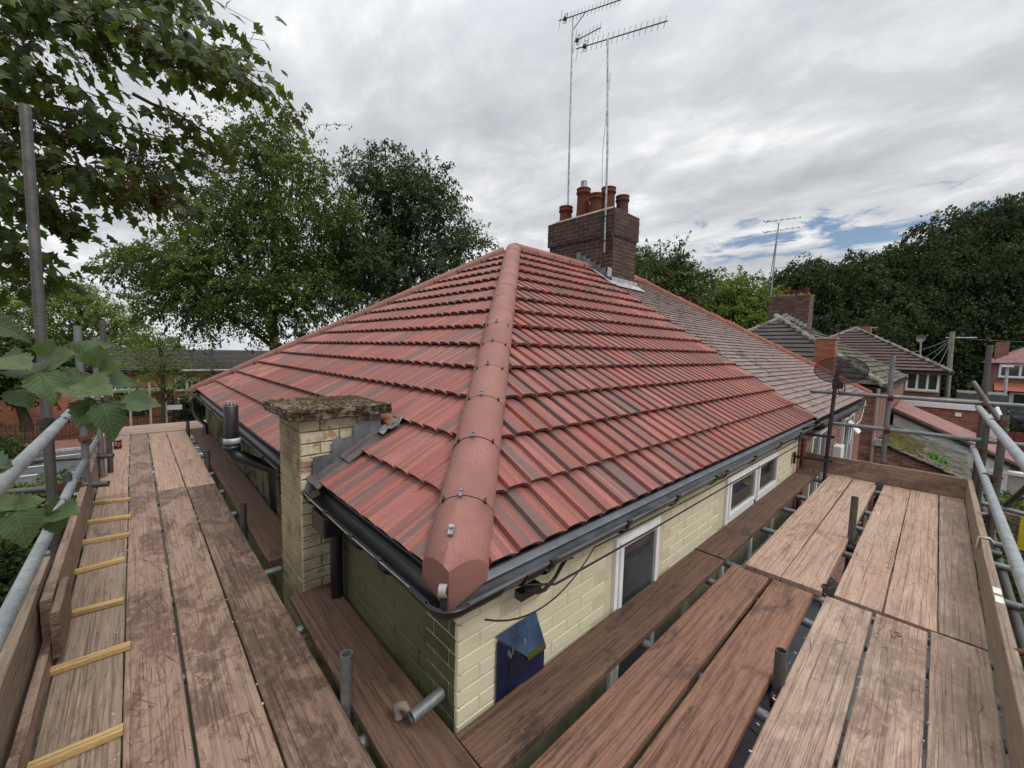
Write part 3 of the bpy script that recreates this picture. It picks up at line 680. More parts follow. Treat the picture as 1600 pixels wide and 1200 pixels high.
# external chimney breast on the end wall
cb = MB().box((-.083, 1.402, -5), (.37, 1.868, .38)).build('chimney_breast', m_plain('grimy_mortar', (.22, .19, .115), .9, var=.3, scale=9, bump=.002), house)
bricks(cb, (-.095, 1.39 + .004, -1.03), (1, 0, 0), (0, -1, 0), .462, 20, CREAM_OLD, 'cream_old', pitch=.0705, depth=.02)
bricks(cb, (-.095 + .004, 1.875, -1.03), (0, -1, 0), (-1, 0, 0), .48, 20, CREAM_GRIME_DARK, 'grime_dark', pitch=.0705, half=1, depth=.02)
def rough_box(a, b, cuts, amp, seed=1):
    bm = bmesh.new(); bmesh.ops.create_cube(bm, size=1)
    a, b = Vector(a), Vector(b); 
    bmesh.ops.subdivide_edges(bm, edges=bm.edges[:], cuts=cuts, use_grid_fill=True)
    r = random.Random(seed)
    for v in bm.verts:
        v.co = Vector([a[i] + (v.co[i] + .5) * (b[i] - a[i]) for i in range(3)]) + Vector([r.uniform(-amp, amp) for _ in range(3)])
    m = MB(); m.add([v.co.copy() for v in bm.verts], [tuple(v.index for v in f.verts) for f in bm.faces], False); bm.free(); return m
rough_box((-.165, 1.325, .392), (.44, 1.93, .448), 9, .005).build('capstone', CONC_MOSS, cb)
# moss clumps on the cap
mo = MB()
for i in range(260):
    p = Vector((random.uniform(-.14, .42), random.uniform(1.34, 1.92), .449)); r = random.uniform(.006, .02)
    mo.add([p + Vector((math.cos(t) * r, math.sin(t) * r, -.002)) for t in [k * 1.257 + i for k in range(5)]] + [p + Vector((0, 0, r * random.uniform(.4, .9)))], [(k, (k + 1) % 5, 5) for k in range(5)])
mo = mo.build('moss', m_plain('moss_green', (.062, .044, .010), .95, var=.4, scale=20), cb); mo['kind'] = 'stuff'
# stepped lead flashing on the near face, and lead apron on the tiles
def plate(name, pts, th, nrm, mat, parent, bev=0):
    n = Vector(nrm).normalized() * th; pts = [Vector(p) for p in pts]; N = len(pts)
    return MB().add(pts + [p + n for p in pts], [tuple(range(N))[::-1], tuple(range(N, 2 * N))] + [(i, (i + 1) % N, N + (i + 1) % N, N + i) for i in range(N)]).build(name, mat, parent)
yf = 1.372
for i, (x0, x1, zb, zt) in enumerate(((-.035, .085, -.01, .16), (.075, .215, .075, .25), (.205, .315, .165, .335))):
    plate('lead_flashing', [(x0, yf - .004 * i, zb), (x1, yf - .004 * i, zb + .08), (x1 - .003, yf - .004 * i, zt + .01), (x0 + .002, yf - .004 * i, zt)], .004, (0, 1, 0), LEAD, cb)
plate('lead_flashing', [(.31, yf - .003, .2), (.385, yf - .003, .24), (.385, yf - .003, .385), (.305, yf - .003, .385)], .004, (0, 1, 0), LEAD, cb)
plate('lead_flashing', [(-.085, yf - .006, -.075), (-.03, yf - .006, -.035), (-.03, yf - .006, .04), (-.075, yf - .006, .01)], .004, (0, 1, 0), LEAD, cb)
def roofpt(x, y, h): return Vector((x, y, 0)) + Vector((0, 0, SL * x)) + Vector((-ST, 0, CT)) * h
GREYT = m_plain('dark_grey_abutment_tile', (.13, .105, .10), .8, var=.2, scale=10, bump=.003)
for a, b, hh in ((-.03, .17, .0), (.15, .36, .008)):
    pr2 = [(1.395, .07), (1.345, .04), (1.30, .045), (1.255, .03)]; m = MB(); vs = [roofpt(x, y, h + hh + (.0 if x == a else -.006)) for x in (a, b) for y, h in pr2]
    m.add(vs, [(i, i + 1, 4 + i + 1, 4 + i) for i in range(3)]); o = m.build('abutment_tile', GREYT, cb); s_ = o.modifiers.new('t', 'SOLIDIFY'); s_.thickness = .012
# lead tray behind the stack
m = MB(); nx, ny = 9, 14; vs = []
for i in range(nx):
    for j in range(ny):
        x = .36 + i / (nx - 1) * .15; y = 1.22 + j / (ny - 1) * .80; vs.append(roofpt(x, y, .034 + .012 * math.sin(j * 1.9 + i) + random.uniform(-.006, .006) + (.018 if j < 2 else 0)))
m.add(vs, [(i * ny + j, i * ny + j + 1, (i + 1) * ny + j + 1, (i + 1) * ny + j) for i in range(nx - 1) for j in range(ny - 1)], True); m.build('lead_tray', m_plain('dull_lead', (.30, .30, .305), .6, .2, var=.4, scale=14), cb)
plate('bare_batten', [roofpt(.43, 1.30, .045), roofpt(.47, 1.30, .045), roofpt(.50, 1.55, .045), roofpt(.45, 1.55, .045)], .01, (0, 0, 1), m_plain('orange_batten', (.34, .13, .05), .8), cb)

# vent pipe and its bend beside the eaves
vp = Vector((-.185, 3.05, 0))
MB().lathe((vp.x, vp.y, -.02), [(.055, 0), (.055, .30), (.050, .305), (.045, .24)], 20).tube([(vp.x, vp.y, -.015), (vp.x, vp.y, -.09), (vp.x + .03, vp.y - .02, -.16), (.1, 2.9, -.3), (.12, 2.88, -.9)], .056, 16).build('soil_pipe', BLACKPVC, house)
MB().lathe((vp.x, vp.y, -.05), [(.058, 0), (.064, .005), (.066, .03), (.064, .045), (.057, .05)], 20).build('pipe_collar', LEADPALE, house)
MB().lathe((vp.x, vp.y, -.105), [(.058, 0), (.066, .005), (.066, .035), (.058, .04)], 20).build('pipe_socket', BLACKPVC, house)
cg = MB()
for k in range(6):
    a = k * math.pi / 6; cg.tube([(vp.x + math.cos(a) * .053 * math.cos(t), vp.y + math.sin(a) * .053 * math.cos(t), .28 + .045 * math.sin(t)) for t in [math.pi * j / 8 for j in range(9)]], .0022, 5)
for rr, zz in ((.053, .282), (.04, .311)): cg.tube([(vp.x + math.cos(t) * rr, vp.y + math.sin(t) * rr, zz) for t in [2 * math.pi * j / 14 for j in range(15)]], .0022, 5)
cg.build('vent_cage', ALU, house)

# main chimney stack on the party wall
ch = MB().box((5.9595, 3.3395, 1.6), (6.79, 4.94, 3.06)).box((5.9245, 3.3045, 3.06), (6.825, 4.975, 3.54)).build('chimney', MORTAR, house)
def inroof(c, l, z):
    y = 3.33 + c if False else None
    return False
bricks(ch, (5.952, 4.948, 2.085), (0, -1, 0), (-1, 0, 0), 1.616, 13, CHB, 'chb', pitch=.075, depth=.03, jit=.0015, skip=lambda c, l, z: z < min(SL * (4.948 - c), SL * (Wd - (4.948 - c))) - .12)
bricks(ch, (5.952, 3.332, 2.085), (1, 0, 0), (0, -1, 0), .846, 13, CHB, 'chb', pitch=.075, depth=.03, jit=.0015, half=1)
bricks(ch, (5.917, 4.983, 3.06), (0, -1, 0), (-1, 0, 0), 1.686, 6, CHB, 'chb', pitch=.08, depth=.03, jit=.0015)
bricks(ch, (5.917, 3.297, 3.06), (1, 0, 0), (0, -1, 0), .916, 6, CHB, 'chb', pitch=.08, depth=.03, jit=.0015, half=1)
MB().add([(5.93, 3.31, 3.54), (6.82, 3.31, 3.54), (6.82, 4.97, 3.54), (5.93, 4.97, 3.54), (6.05, 3.45, 3.62), (6.7, 3.45, 3.62), (6.7, 4.85, 3.62), (6.05, 4.85, 3.62)], [(0,1,5,4),(1,2,6,5),(2,3,7,6),(3,0,4,7),(4,5,6,7)]).build('flaunching', m_plain('flaunching_mortar', (.30, .24, .20), .95, var=.3, scale=8, bump=.004), ch)
def pot(x, y, zb, h, r, mat, cowl=False):
    r *= 1.1; p = MB().lathe((x, y, zb - .1), [(r * 1.04, 0), (r * .93, h * .8), (r * .93, h - .11 + .1), (r * 1.1, h - .10 + .1), (r * 1.1, h - .07 + .1), (r * 1.0, h - .065 + .1), (r * 1.0, h - .03 + .1), (r * 1.08, h - .02 + .1), (r * 1.08, h + .1), (r * .8, h + .1), (r * .75, h - .15 + .1)], 20).build('chimney_pot', mat, ch)
    if cowl:
        MB().lathe((x, y, zb + h), [(r * .8, 0), (r * .5, .06), (r * .45, .08), (r * .45, .16), (0.001, .17)], 14).build('cowl', ALU_DARK, ch)
pot(6.17, 4.70, 3.58, .34, .125, TERRA); pot(6.22, 4.28, 3.58, .62, .125, TERRA, True); pot(6.20, 3.94, 3.60, .40, .125, TERRA); pot(6.36, 3.76, 3.6, .52, .125, TERRA_DARK)
pot(6.60, 3.58, 3.58, .40, .115, TERRA_DARK); pot(6.62, 4.3, 3.58, .36, .12, TERRA)
# lead at the foot of the stack
for i in range(7):
    y0 = 3.33 + i * .12; z0 = SL * y0 - .05
    plate('lead_flashing', [(5.925, y0, z0), (5.925, y0 + .125, z0 + .08), (5.925, y0 + .125, z0 + .27), (5.925, y0, z0 + .27)], .006, (-1, 0, 0), LEAD, ch)
plate('lead_flashing', [(5.92, 3.305, 2.07), (6.83, 3.305, 2.07), (6.83, 3.305, 2.26), (5.92, 3.305, 2.26)], .006, (0, -1, 0), LEADPALE, ch)
plate('lead_apron', [(5.84, 3.12, 2.055), (6.9, 3.12, 2.055), (6.9, 3.31, 2.18), (5.84, 3.31, 2.18)], .006, (0, -.5, 1), LEADPALE, ch)
plate('lead_apron', [(5.72, 3.16, 2.085), (5.86, 3.16, 2.085), (5.93, 3.9, 2.56), (5.80, 3.9, 2.56)], .006, (0, -.5, 1), LEADPALE, ch)
MB().box((5.80, 3.315, 2.25), (5.925, 3.33, 2.42)).build('cable_bracket', LEADPALE, ch)

# pale verge where the new tiles meet the old roof
VERGE = m_plain('pink_verge', (.50, .24, .20), .8, var=.2, scale=14)
pts = []
for r in range(15):
    v0 = r * GAUGE - .02
    if v0 > VMAX - .3 or v0 * CT > 3.2: continue
    p = Vector((Ln + .0, v0 * CT, v0 * ST - .03)); m = MB(); Nn = FR_FRONT[3]; V = FR_FRONT[2]
    m.add([p + Nn * .035, p + Vector((.13, 0, 0)) + Nn * .03, p + Vector((.13, 0, 0)) + V * .34 + Nn * .0, p + V * .34 + Nn * .0, p - Nn * .0, p + Vector((.13, 0, 0)) - Nn * .0], [(0, 1, 2, 3), (4, 5, 1, 0)]); m.build('verge_tile', VERGE, roof)

# blue box on the wall
box = thing('alarm_box', 'scratched blue gabled box fixed to the cream brick wall below the gutter corner', 'alarm box', (.43, WY, -.95))
x0, x1, xm = .285, .59, .5; y0 = WY - .005; yb = -.085
ybf = .045
top = MB().add([(.282, y0, -.377), (.518, y0, -.373), (.560, ybf - .006, -.537), (.441, ybf - .006, -.533)], [(0, 3, 2, 1)]).build('box_lid', BLUEPLAST, box)
s_ = top.modifiers.new('t', 'SOLIDIFY'); s_.thickness = .008
MB().add([(.285, y0, -.390), (.444, ybf, -.545), (.557, ybf, -.547), (.560, y0 + .004, -.52), (.285, y0, -.78), (.444, ybf, -.78), (.557, ybf, -.78), (.560, y0 + .004, -.78)], [(0, 4, 5, 1), (1, 5, 6, 2), (2, 6, 7, 3)]).build('box_body', BLUESHADE, box)
ln_ = (Vector((.444, ybf, 0)) - Vector((.285, y0, 0))).normalized(); lrm = Matrix((ln_, Vector((-ln_.y, ln_.x, 0)), Vector((0, 0, 1)))).transposed(); lno = Vector((ln_.y, -ln_.x, 0))
if lno.y > 0: lno = -lno
for k in range(3): MB().obox(Vector((.390, .0553, -.535 - k * .024)) + lno * .003, .085, .010, .010, lrm).build('louvre', BLACKPVC, box)
dr = MB()
for k in range(4): dr.obox(Vector((.338 + k * .008, .0602 - k * .00126, -.468 - .010 * (k % 3))) + lno * .003, .0018, .003, .022 + .010 * (k % 2))
dr.build('bird_droppings', m_plain('droppings', (.30, .31, .31), .9), box)
lc = MB().quad((.441, ybf - .0075, -.535), (.560, ybf - .0075, -.539), (.556, ybf - .0035, -.524), (.441, ybf - .0035, -.518)).quad((.442, ybf - .0075, -.549), (.559, ybf - .0075, -.552), (.560, ybf - .0076, -.539), (.441, ybf - .0076, -.535)).build('lichen', m_mossy('lichen', (.02, .06, .11), (.10, .11, .02), .7, None, 30), box)
MB().obox((.43, .051, -.462), .002, .012, .03, Matrix.Rotation(.2, 3, 'X')).build('scratch_mark', m_plain('scratch', (.4, .45, .5), .8), box)

# ------------------------------------------------------------------ scaffold boards
def board(label, x0, x1, y0, y1, z, mat, th=.038, along='x', name='scaffold_board', cat='scaffold board', group='scaffold boards on the platforms', skew=0, vertical=False, warp=.003):
    """one timber board with slightly worn edges; local X runs along it"""
    if along == 'x': L_, Wb = x1 - x0, y1 - y0; c = Vector(((x0 + x1) / 2, (y0 + y1) / 2, z)); rot = Matrix.Rotation(skew, 3, 'Z')
    else: L_, Wb = y1 - y0, x1 - x0; c = Vector(((x0 + x1) / 2, (y0 + y1) / 2, z)); rot = Matrix.Rotation(math.pi / 2 + skew, 3, 'Z')
    if vertical:      # z = centre height, Wb = height
        L_ = (x1 - x0) if along == 'x' else (y1 - y0); Wb = vertical; rot = rot @ Matrix.Rotation(math.pi / 2, 3, 'X')
    n = 18; m = MB(); r = random.Random(label); ch_ = .003; vs = []
    hw, t = Wb / 2, th
    top = 0 if not vertical else th / 2
    for i in range(n + 1):
        X = -L_ / 2 + L_ * i / n; wv = r.uniform(-warp, warp) * .5; e1 = r.uniform(-.0015, .0015); e2 = r.uniform(-.0015, .0015)
        sec = [(-hw + e1, -t + ch_), (-hw + e1, -ch_), (-hw + ch_ + e1, 0), (-hw * .4, wv * .3), (hw * .4, wv * .3), (hw - ch_ + e2, 0), (hw + e2, -ch_), (hw + e2, -t + ch_), (hw - ch_ + e2, -t), (-hw + ch_ + e1, -t)]
        vs += [(X, y, z_ + top + wv) for y, z_ in sec]
    K = 10
    m.add(vs, [(i * K + k, (i + 1) * K + k, (i + 1) * K + (k + 1) % K, i * K + (k + 1) % K) for i in range(n) for k in range(K)])
    m.add(vs[:K], [tuple(range(K))]); m.add(vs[-K:], [tuple(range(K))[::-1]])
    me = m.mesh(name); me.materials.append(mat); o = put(name, me, None, c); o.rotation_euler = rot.to_euler()
    nm = CUTS.get(mat.name, 0) if not vertical and th > .03 else 0
    if nm:
        cm_ = MB(); foci = [r.uniform(-.42, .42) * L_ for _ in range(4)]
        for k in range(int(nm * L_)):
            a = r.choice((0, 0, .5, -.5, 1.1, -1.1, 1.4, .2, -.2)) + r.gauss(0, .15); l = r.choice((.04, .07, .12, .2, .3)) * r.uniform(.6, 1.2); w = r.uniform(.0005, .0016)
            x = max(-L_ / 2 + .02, min(L_ / 2 - .02, r.gauss(r.choice(foci), .35))); y = r.uniform(-hw * .9, hw * .9); dx, dy = math.cos(a) * l / 2, math.sin(a) * l / 2
            t0, t1 = 1.0, 1.0
            for sg in (-1, 1):
                if abs(y + sg * dy) > hw - .003: f = (hw - .003 - abs(y)) / max(abs(dy), 1e-6); t0 = min(t0, f); 
            dx *= t0; dy *= t0
            if abs(x) + abs(dx) > L_ / 2 - .004: continue
            px_, py_ = -math.sin(a) * w, math.cos(a) * w; z0 = .0022
            cm_.add([(x - dx, y - dy, z0), (x + px_, y + py_, z0), (x + dx, y + dy, z0), (x - px_, y - py_, z0)], [(0, 3, 2, 1)])
        q_ = bpy.data.objects.new('cut_marks', cm_.mesh('cut_marks')); q_.data.materials.append(CUTM); col.objects.link(q_); q_.parent = o; q_['kind'] = 'stuff'
    return tag(o, label, cat, group)
PZ = -.65
# right-hand run (towards the satellite dish)
CUTS = {'wood_pale': 17, 'wood_left': 19, 'wood_grey': 5, 'wood_wet': 4, 'wood_red': 2}
CUTM = m_plain('saw_cut', (.11, .060, .040), .9)

board('dark stained board next to the cream wall, passing in front of the blue box', .062, 2.262, -.155, .055, PZ, WOOD_DARK, skew=.002)
board('dark board beside the wall below the double window, running to the far toe board', 2.285, 5.60, -.148, .06, PZ, WOOD_DARK, skew=.001)
board('reddish near board, second out from the cream wall', -1.2, 2.245, -.445, -.222, PZ, WOOD_RED, skew=.004)
board('reddish near board, third out from the wall, beside the open tube socket', -1.2, 2.252, -.690, -.470, PZ, WOOD_RED, skew=.006)
board('pale scratched far board with dark knots, nearest the corrugated sheet', 2.325, 5.60, -.480, -.265, PZ, WOOD_PALE, skew=.003)
board('pink dusty far board with crossing cut marks, left of the short upright tube', 2.325, 5.60, -.705, -.492, PZ, WOOD_PALE, skew=-.001)
board('pale near board with dark splashes, just right of the gap with the tube socket', -1.0, 2.297, -.955, -.738, PZ, WOOD_GREY, skew=.002)
board('near board with a faint letter at its far end, middle of the outer three', -1.0, 2.300, -1.176, -.968, PZ, WOOD_GREY, skew=.001)
board('near board against the outer toe board, with grey knots and brown patch', -1.0, 2.330, -1.390, -1.187, PZ, WOOD_GREY)
board('far board with a long crack, right of the short upright tube', 2.345, 5.60, -.985, -.766, PZ, WOOD_PALE)
board('far board of open grain, in the middle of the outer three', 2.345, 5.60, -1.205, -.992, PZ, WOOD_PALE, skew=.002)
board('greyish far board in the corner of the two toe boards', 2.350, 5.60, -1.392, -1.214, PZ, WOOD_GREY)
# left-hand run
board('dark wet board under the gutter corner, running into the chimney breast', -.180, .060, -.75, 1.385, PZ, WOOD_DARK, along='y', skew=-.010)
board('dark board behind the chimney breast, running below the black vent pipe', -.150, .080, 1.90, 7.42, PZ, WOOD_DARK, along='y', skew=-.006)
board('brown stained near board at the open inner edge of the left platform', -.440, -.212, -.8, 3.985, PZ, WOOD_WET, along='y', skew=-.001)
board('near board with brown blotches, between two long dark gaps of the left platform', -.663, -.448, -.8, 4.045, PZ, WOOD_LEFT, along='y', skew=-.001)
board('long board full of cut lines, right of the row of battens', -.862, -.675, -.8, 7.45, PZ, WOOD_LEFT, along='y')
board('weathered board carrying the row of yellow battens', -1.090, -.868, -.8, 4.18, PZ, WOOD_TOE, along='y')
board('far board with a dark worn stripe, the drinks can stands on it', -1.090, -.872, 4.19, 7.45, PZ, WOOD_PALE, along='y')
board('far scratched board of the left platform, left of its innermost board', -.658, -.450, 4.065, 7.43, PZ, WOOD_PALE, along='y')
board('far innermost board of the left platform, beside three short upright tubes', -.440, -.205, 4.0, 7.43, PZ, WOOD_PALE, along='y')
for i, (y0, y1, lb) in enumerate([(7.50, 7.72, 'cross board butted against the ends of the left platform boards'), (7.73, 7.95, 'second cross board beyond the far end of the left platform'), (7.96, 8.18, 'third cross board beyond the left platform, in front of the railings'), (8.19, 8.41, 'outermost cross board at the far corner of the house')]):
    board(lb, -1.25 + i * .02, 2.6, y0, y1, PZ - .002 * i, WOOD_PALE, skew=.004 * (i - 1))
# toe boards on edge
TG = 'toe boards on edge round the platforms'
def toe(label, x0, x1, y0, y1, along, h=.225, mat=WOOD_TOE, zc=None, skew=0, th=.038): return board(label, x0, x1, y0, y1, PZ + h / 2 + .002 if zc is None else zc, mat, along=along, vertical=h, name='toe_board', cat='toe board', group=TG, skew=skew, th=th)
toe('long toe board along the outer right edge, rope and paper tags on it', -.6, 5.58, -1.415, -1.415, 'x')
toe('toe board closing the far right end of the platform below two rails', 5.625, 5.625, -1.43, .03, 'y', mat=WOOD_LEFT)
toe('far toe board of the left edge, ending in a split nailed end', -1.118, -1.118, 1.62, 5.4, 'y', h=.27, mat=WOOD_LEFT)
toe('thicker offcut nailed against the end of the far left toe board', -1.078, -1.078, 1.50, 1.86, 'y', h=.22, zc=-.50, mat=WOOD_WET, th=.03)
toe('near toe board at the lower left, leaning outward behind the battens', -1.165, -1.165, -.6, 2.1, 'y', h=.30, mat=WOOD_TOE)
toe('farthest left toe board beside the drinks can', -1.12, -1.12, 5.42, 7.9, 'y', mat=WOOD_PALE)
toe('low rubbing board lying inside the near left toe board', -1.112, -1.112, -.6, 1.9, 'y', h=.12, mat=WOOD_LEFT, zc=-.6, th=.03)
# battens on the left platform
BG = 'yellow roofing battens across the weathered board'
bt = [((-1.095, .887), (-.861, .874)), ((-1.115, 1.444), (-.843, 1.433)), ((-1.107, 1.941), (-.871, 1.917)), ((-1.109, 2.49), (-.877, 2.508)), ((-1.102, 3.0), (-.853, 2.957)), ((-1.103, 3.438), (-.844, 3.382)), ((-1.097, 3.952), (-.853, 3.882))]
ordn = ['nearest batten, at the bottom edge of the picture', 'second batten from the bottom of the row', 'third batten from the bottom of the row', 'middle batten of the row, level with the nailed toe board end', 'third batten from the far end of the row', 'second batten from the far end of the row', 'farthest batten of the row, nearest the drinks can']
for (a, b), lb in zip(bt, ordn):
    a, b = Vector((*a, 0)), Vector((*b, 0)); d = b - a; L_ = d.length; c = (a + b) / 2
    o = board('yellow sawn ' + lb, -L_ / 2, L_ / 2, -.019, .019, 0, BATTEN, th=.026, name='roof_batten', cat='batten', group=BG, warp=.001)
    o.location = (c.x, c.y + .01, PZ + .0285); o.rotation_euler = (0, 0, math.atan2(d.y, d.x))

# ------------------------------------------------------------------ scaffold tubes and couplers
scf = thing('scaffold', 'galvanised tube scaffold carrying the boards, with double guard rails and rusty couplers', 'scaffolding', (0, 0, -5))
RT = .0242
def tube(name, a, b, mat=TUBE, n=14, hollow=True): return MB().tube([a, Vector(a).lerp(Vector(b), .5), b], RT, n, hollow=hollow).build(name, mat, scf, loc=Vector(a))
def coupler(p, d1, d2, mat=RUST):
    """swivel / double coupler: two saddles with flaps, bolts and nuts"""
    p = Vector(p); d1 = Vector(d1).normalized(); d2 = Vector(d2).normalized(); m = MB(); nn = d1.cross(d2).normalized()
    for d, off in ((d1, nn * -.027), (d2, nn * .027)):
        c = p + off
        m.tube([c - d * .022, c + d * .022], .030, 12); s_ = d.cross(nn).normalized()
        m.obox(c + s_ * .038, .05, .02, .012, Matrix((d, s_, nn)).transposed()); m.tube([c + s_ * .036 - nn * .03, c + s_ * .036 + nn * .034], .006, 6); m.tube([c + s_ * .036 + nn * .026, c + s_ * .036 + nn * .038], .011, 6)
    return m.build('coupler', mat, scf, loc=p)
X_, Y_, Z_ = (1, 0, 0), (0, 1, 0), (0, 0, 1)
# outer right guard rails and standards
tube('guard_rail', (-1.0, -1.425, .335), (5.86, -1.42, .335), TUBE_BRIGHT)
tube('guard_rail', (-1.0, -1.425, -.115), (5.86, -1.42, -.115), TUBE_BRIGHT)
for x, zt in ((1.75, -.2), (4.25, .40), (5.72, .16)): tube('standard', (x, -1.50, -5), (x, -1.49, zt), TUBE_DARK)
for x, z in ((4.25, .335), (4.25, -.115), (5.72, -.115), (1.75, -.115), (5.78, .335)): coupler((x, -1.458, z), X_, Z_)
coupler((4.25, -1.50, -.45), X_, Z_, DARKSTEEL)
for x in (1.75, 4.25): tube('ledger', (x - .05, -1.56, -.71), (x - .05, -1.2, -.71), TUBE_DARK)
tube('ledger', (-1, -1.55, -.76), (8.2, -1.55, -.76), TUBE_DARK)
tube('brace', (6.3, -1.62, -1.0), (5.0, -1.9, .05), TUBE_DARK)
tube('ledger', on(1534, 786, 0, 5.9), on(1650, 816, 0, 5.9), TUBE)
# far end rails: two tubes across and an upright
tube('guard_rail', (5.75, .05, .372), (5.76, -2.6, .385), TUBE)
tube('guard_rail', (5.75, -.225, -.02), (5.76, -2.6, -.012), TUBE)
tube('standard', (5.80, -.745, -5), (5.80, -.715, .872), TUBE)
for z in (.372, -.02): coupler((5.775, -.735, z), Y_, Z_)
coupler((5.77, -.745, -.435), Y_, Z_, RUST)
tube('standard', (6.03, -1.50, -5), (6.0, -1.458, 1.0), TUBE_DARK)
tube('standard', (5.85, -1.36, .60), (5.66, -1.62, .12), TUBE_DARK); coupler((5.78, -1.46, .37), Y_, (-.2, -.2, -1))
# short inner uprights standing in the gap
for x, zt in ((1.30, -.50), (3.44, -.30), (2.40, -.635), (5.5, -.62)): tube('standard', (x, -.722, -5), (x, -.718, zt), TUBE_DARK)
for x in (1.30, 3.44): coupler((x, -.722, -.72), Y_, Z_, DARKSTEEL)
# transoms under the boards, poking against the wall
for x in (1.14, 2.02, 2.36, 3.25, 3.95, 4.5, 5.42): tube('transom', (x, WY - .012, PZ - .066), (x - .02, -1.62, PZ - .066), TUBE)
tube('ledger', (-1, -.86, -.745), (6.1, -.86, -.745), TUBE_DARK)
# stub poking from the end wall near the corner with a torn strap on it
MB().tube([(WX - .005, .175, -.575), (-.06, .165, -.585)], RT, 14, hollow=True).build('transom', TUBE, scf)
# left run
for y in (.31, 1.14, 1.88, 3.14, 3.86, 4.63, 5.6, 6.6): tube('transom', (.07 if not 1.38 < y < 1.9 else -.1, y, PZ - .066), (-1.35, y + .02, PZ - .066), TUBE)
tube('ledger', (-.99, -1, -.745), (-.99, 8.4, -.745), TUBE_DARK); tube('ledger', (-.26, -1, -.745), (-.26, 8.4, -.745), TUBE_DARK)
for y, zt in ((.47, -.44), (2.62, -.46), (4.72, -.44), (7.12, -.45)): tube('standard', (-.188, y, -5), (-.188, y, zt), TUBE_DARK if y > 1 else TUBE)
tube('standard', (-1.165, 2.33, -5), (-1.165, 2.52, 2.12), TUBE_DARK)
tube('standard', (-1.115, 3.72, -5), (-1.105, 3.76, .93), TUBE)
tube('standard', (-1.09, 4.92, -5), (-1.07, 4.96, .84), TUBE)
tube('standard', (-1.03, 5.10, -5), (-1.01, 5.12, 1.03), TUBE_DARK)
tube('standard', (-1.14, 2.86, -5), (-1.14, 2.90, -.10), TUBE_DARK)
tube('guard_rail', (-1.11, -.9, .365), (-1.105, 2.93, .325), TUBE_BRIGHT)
tube('guard_rail', (-1.125, -.9, -.06), (-1.12, 2.95, -.17), TUBE_BRIGHT)
tube('guard_rail', (-1.118, 2.95, -.17), (-1.10, 5.3, -.26), TUBE)
for y, z in ((2.36, -.155), (2.90, -.18), (4.93, -.25)): coupler((-1.14, y, z), Y_, Z_)
coupler((-1.14, 2.44, .33), Y_, Z_, DARKSTEEL); coupler((-1.16, 2.36, -.21), X_, Z_, RUST)
for y in (3.74, 4.9): tube('ledger', (-2.1, y + .4, -.42), (-.98, y, -.42), TUBE_DARK)
coupler((-1.11, 3.74, .0), X_, Z_, RUST)
# far left corner rails beyond the house
tube('guard_rail', (-.13, 8.65, .275), (2.6, 8.62, .262), TUBE)
tube('standard', (.325, 8.70, -5), (.325, 8.70, .665), TUBE_DARK); coupler((.325, 8.67, .272), X_, Z_)
# short putlog on the far right board run: the black stub standing by the pale boards
# strap, ties, tags
tie = m_plain('pale_rope', (.48, .42, .34), .9, var=.2)
rp = MB()
for k in range(3): rp.tube([(3.53 + k * .012, -1.385, -.50), (3.53 + k * .012, -1.39, -.418), (3.53 + k * .012, -1.44, -.412), (3.54 + k * .012, -1.46, -.44)], .006, 6)
tag(rp.build('rope_tie', tie), 'pale rope lashed over the right toe board', 'rope')
tg = thing('paper_tags', 'pair of small white paper tags stapled on top of the right toe board', 'tags', (2.5, -1.415, -.42))
for x in (2.48, 2.60): MB().obox((x, -1.415, -.4215), .085, .03, .002).build('tag', m_plain('paper_white', (.62, .62, .58), .8, var=.15), tg)
st = MB().tube([(-.075, .235, PZ + .02), (-.07, .25, PZ + .06), (-.06, .22, PZ + .075), (-.05, .19, PZ + .06)], [.016, .02, .018, .006], 7)
tag(st.build('torn_strap', m_plain('strap_grey', (.20, .16, .14), .8)), 'torn brown strap hanging on the tube stub below the gutter corner', 'strap')
clm = MB(); clm.tube([(1.97, -1.40, -.45), (1.97, -1.46, -.42), (1.97, -1.50, -.47)], .016, 8).obox((1.97, -1.49, -.50), .06, .04, .08).tube([(1.93, -1.5, -.50), (2.02, -1.5, -.50)], .018, 8)
tag(clm.build('board_clamp', RUST), 'rusty clamp gripping the right toe board near the picture edge', 'clamp')
clm = MB(); clm.tube([(-1.11, 3.62, -.43), (-1.16, 3.62, -.37), (-1.2, 3.62, -.42)], .01, 8).obox((-1.12, 3.62, -.375), .09, .03, .02)
tag(clm.build('board_clamp', RUST), 'rusty clamp over the left toe board beyond the battens', 'clamp')
# drinks can
can = thing('drinks_can', 'crushed dark red drinks can standing at the far end of the left platform', 'can', (-.985, 6.45, PZ))
CANR = m_plain('can_red', (.20, .012, .02), .35, .3, var=.4, scale=30)
MB().lathe((-.985, 6.45, PZ), [(.03, 0), (.04, .012), (.042, .03), (.038, .06), (.043, .085), (.04, .115), (.034, .125), (.030, .122)], 16).build('can_body', CANR, can)
MB().lathe((-.985, 6.45, PZ + .118), [(.034, 0), (.036, .004), (.030, .006), (.0005, .002)], 16).build('can_lid', ALU, can)
sw = MB()
for k, (a0, a1, z) in enumerate(((3.5, 5.2, .05), (3.8, 5.6, .075), (3.4, 4.6, .095))): sw.tube([(-.985 + math.cos(a) * .043, 6.45 + math.sin(a) * .043, PZ + z + .008 * math.sin(a * 5)) for a in [a0 + (a1 - a0) * i / 6 for i in range(7)]], .0035, 5)
sw.build('pale_print', m_plain('pale_print', (.6, .5, .48), .6), can)
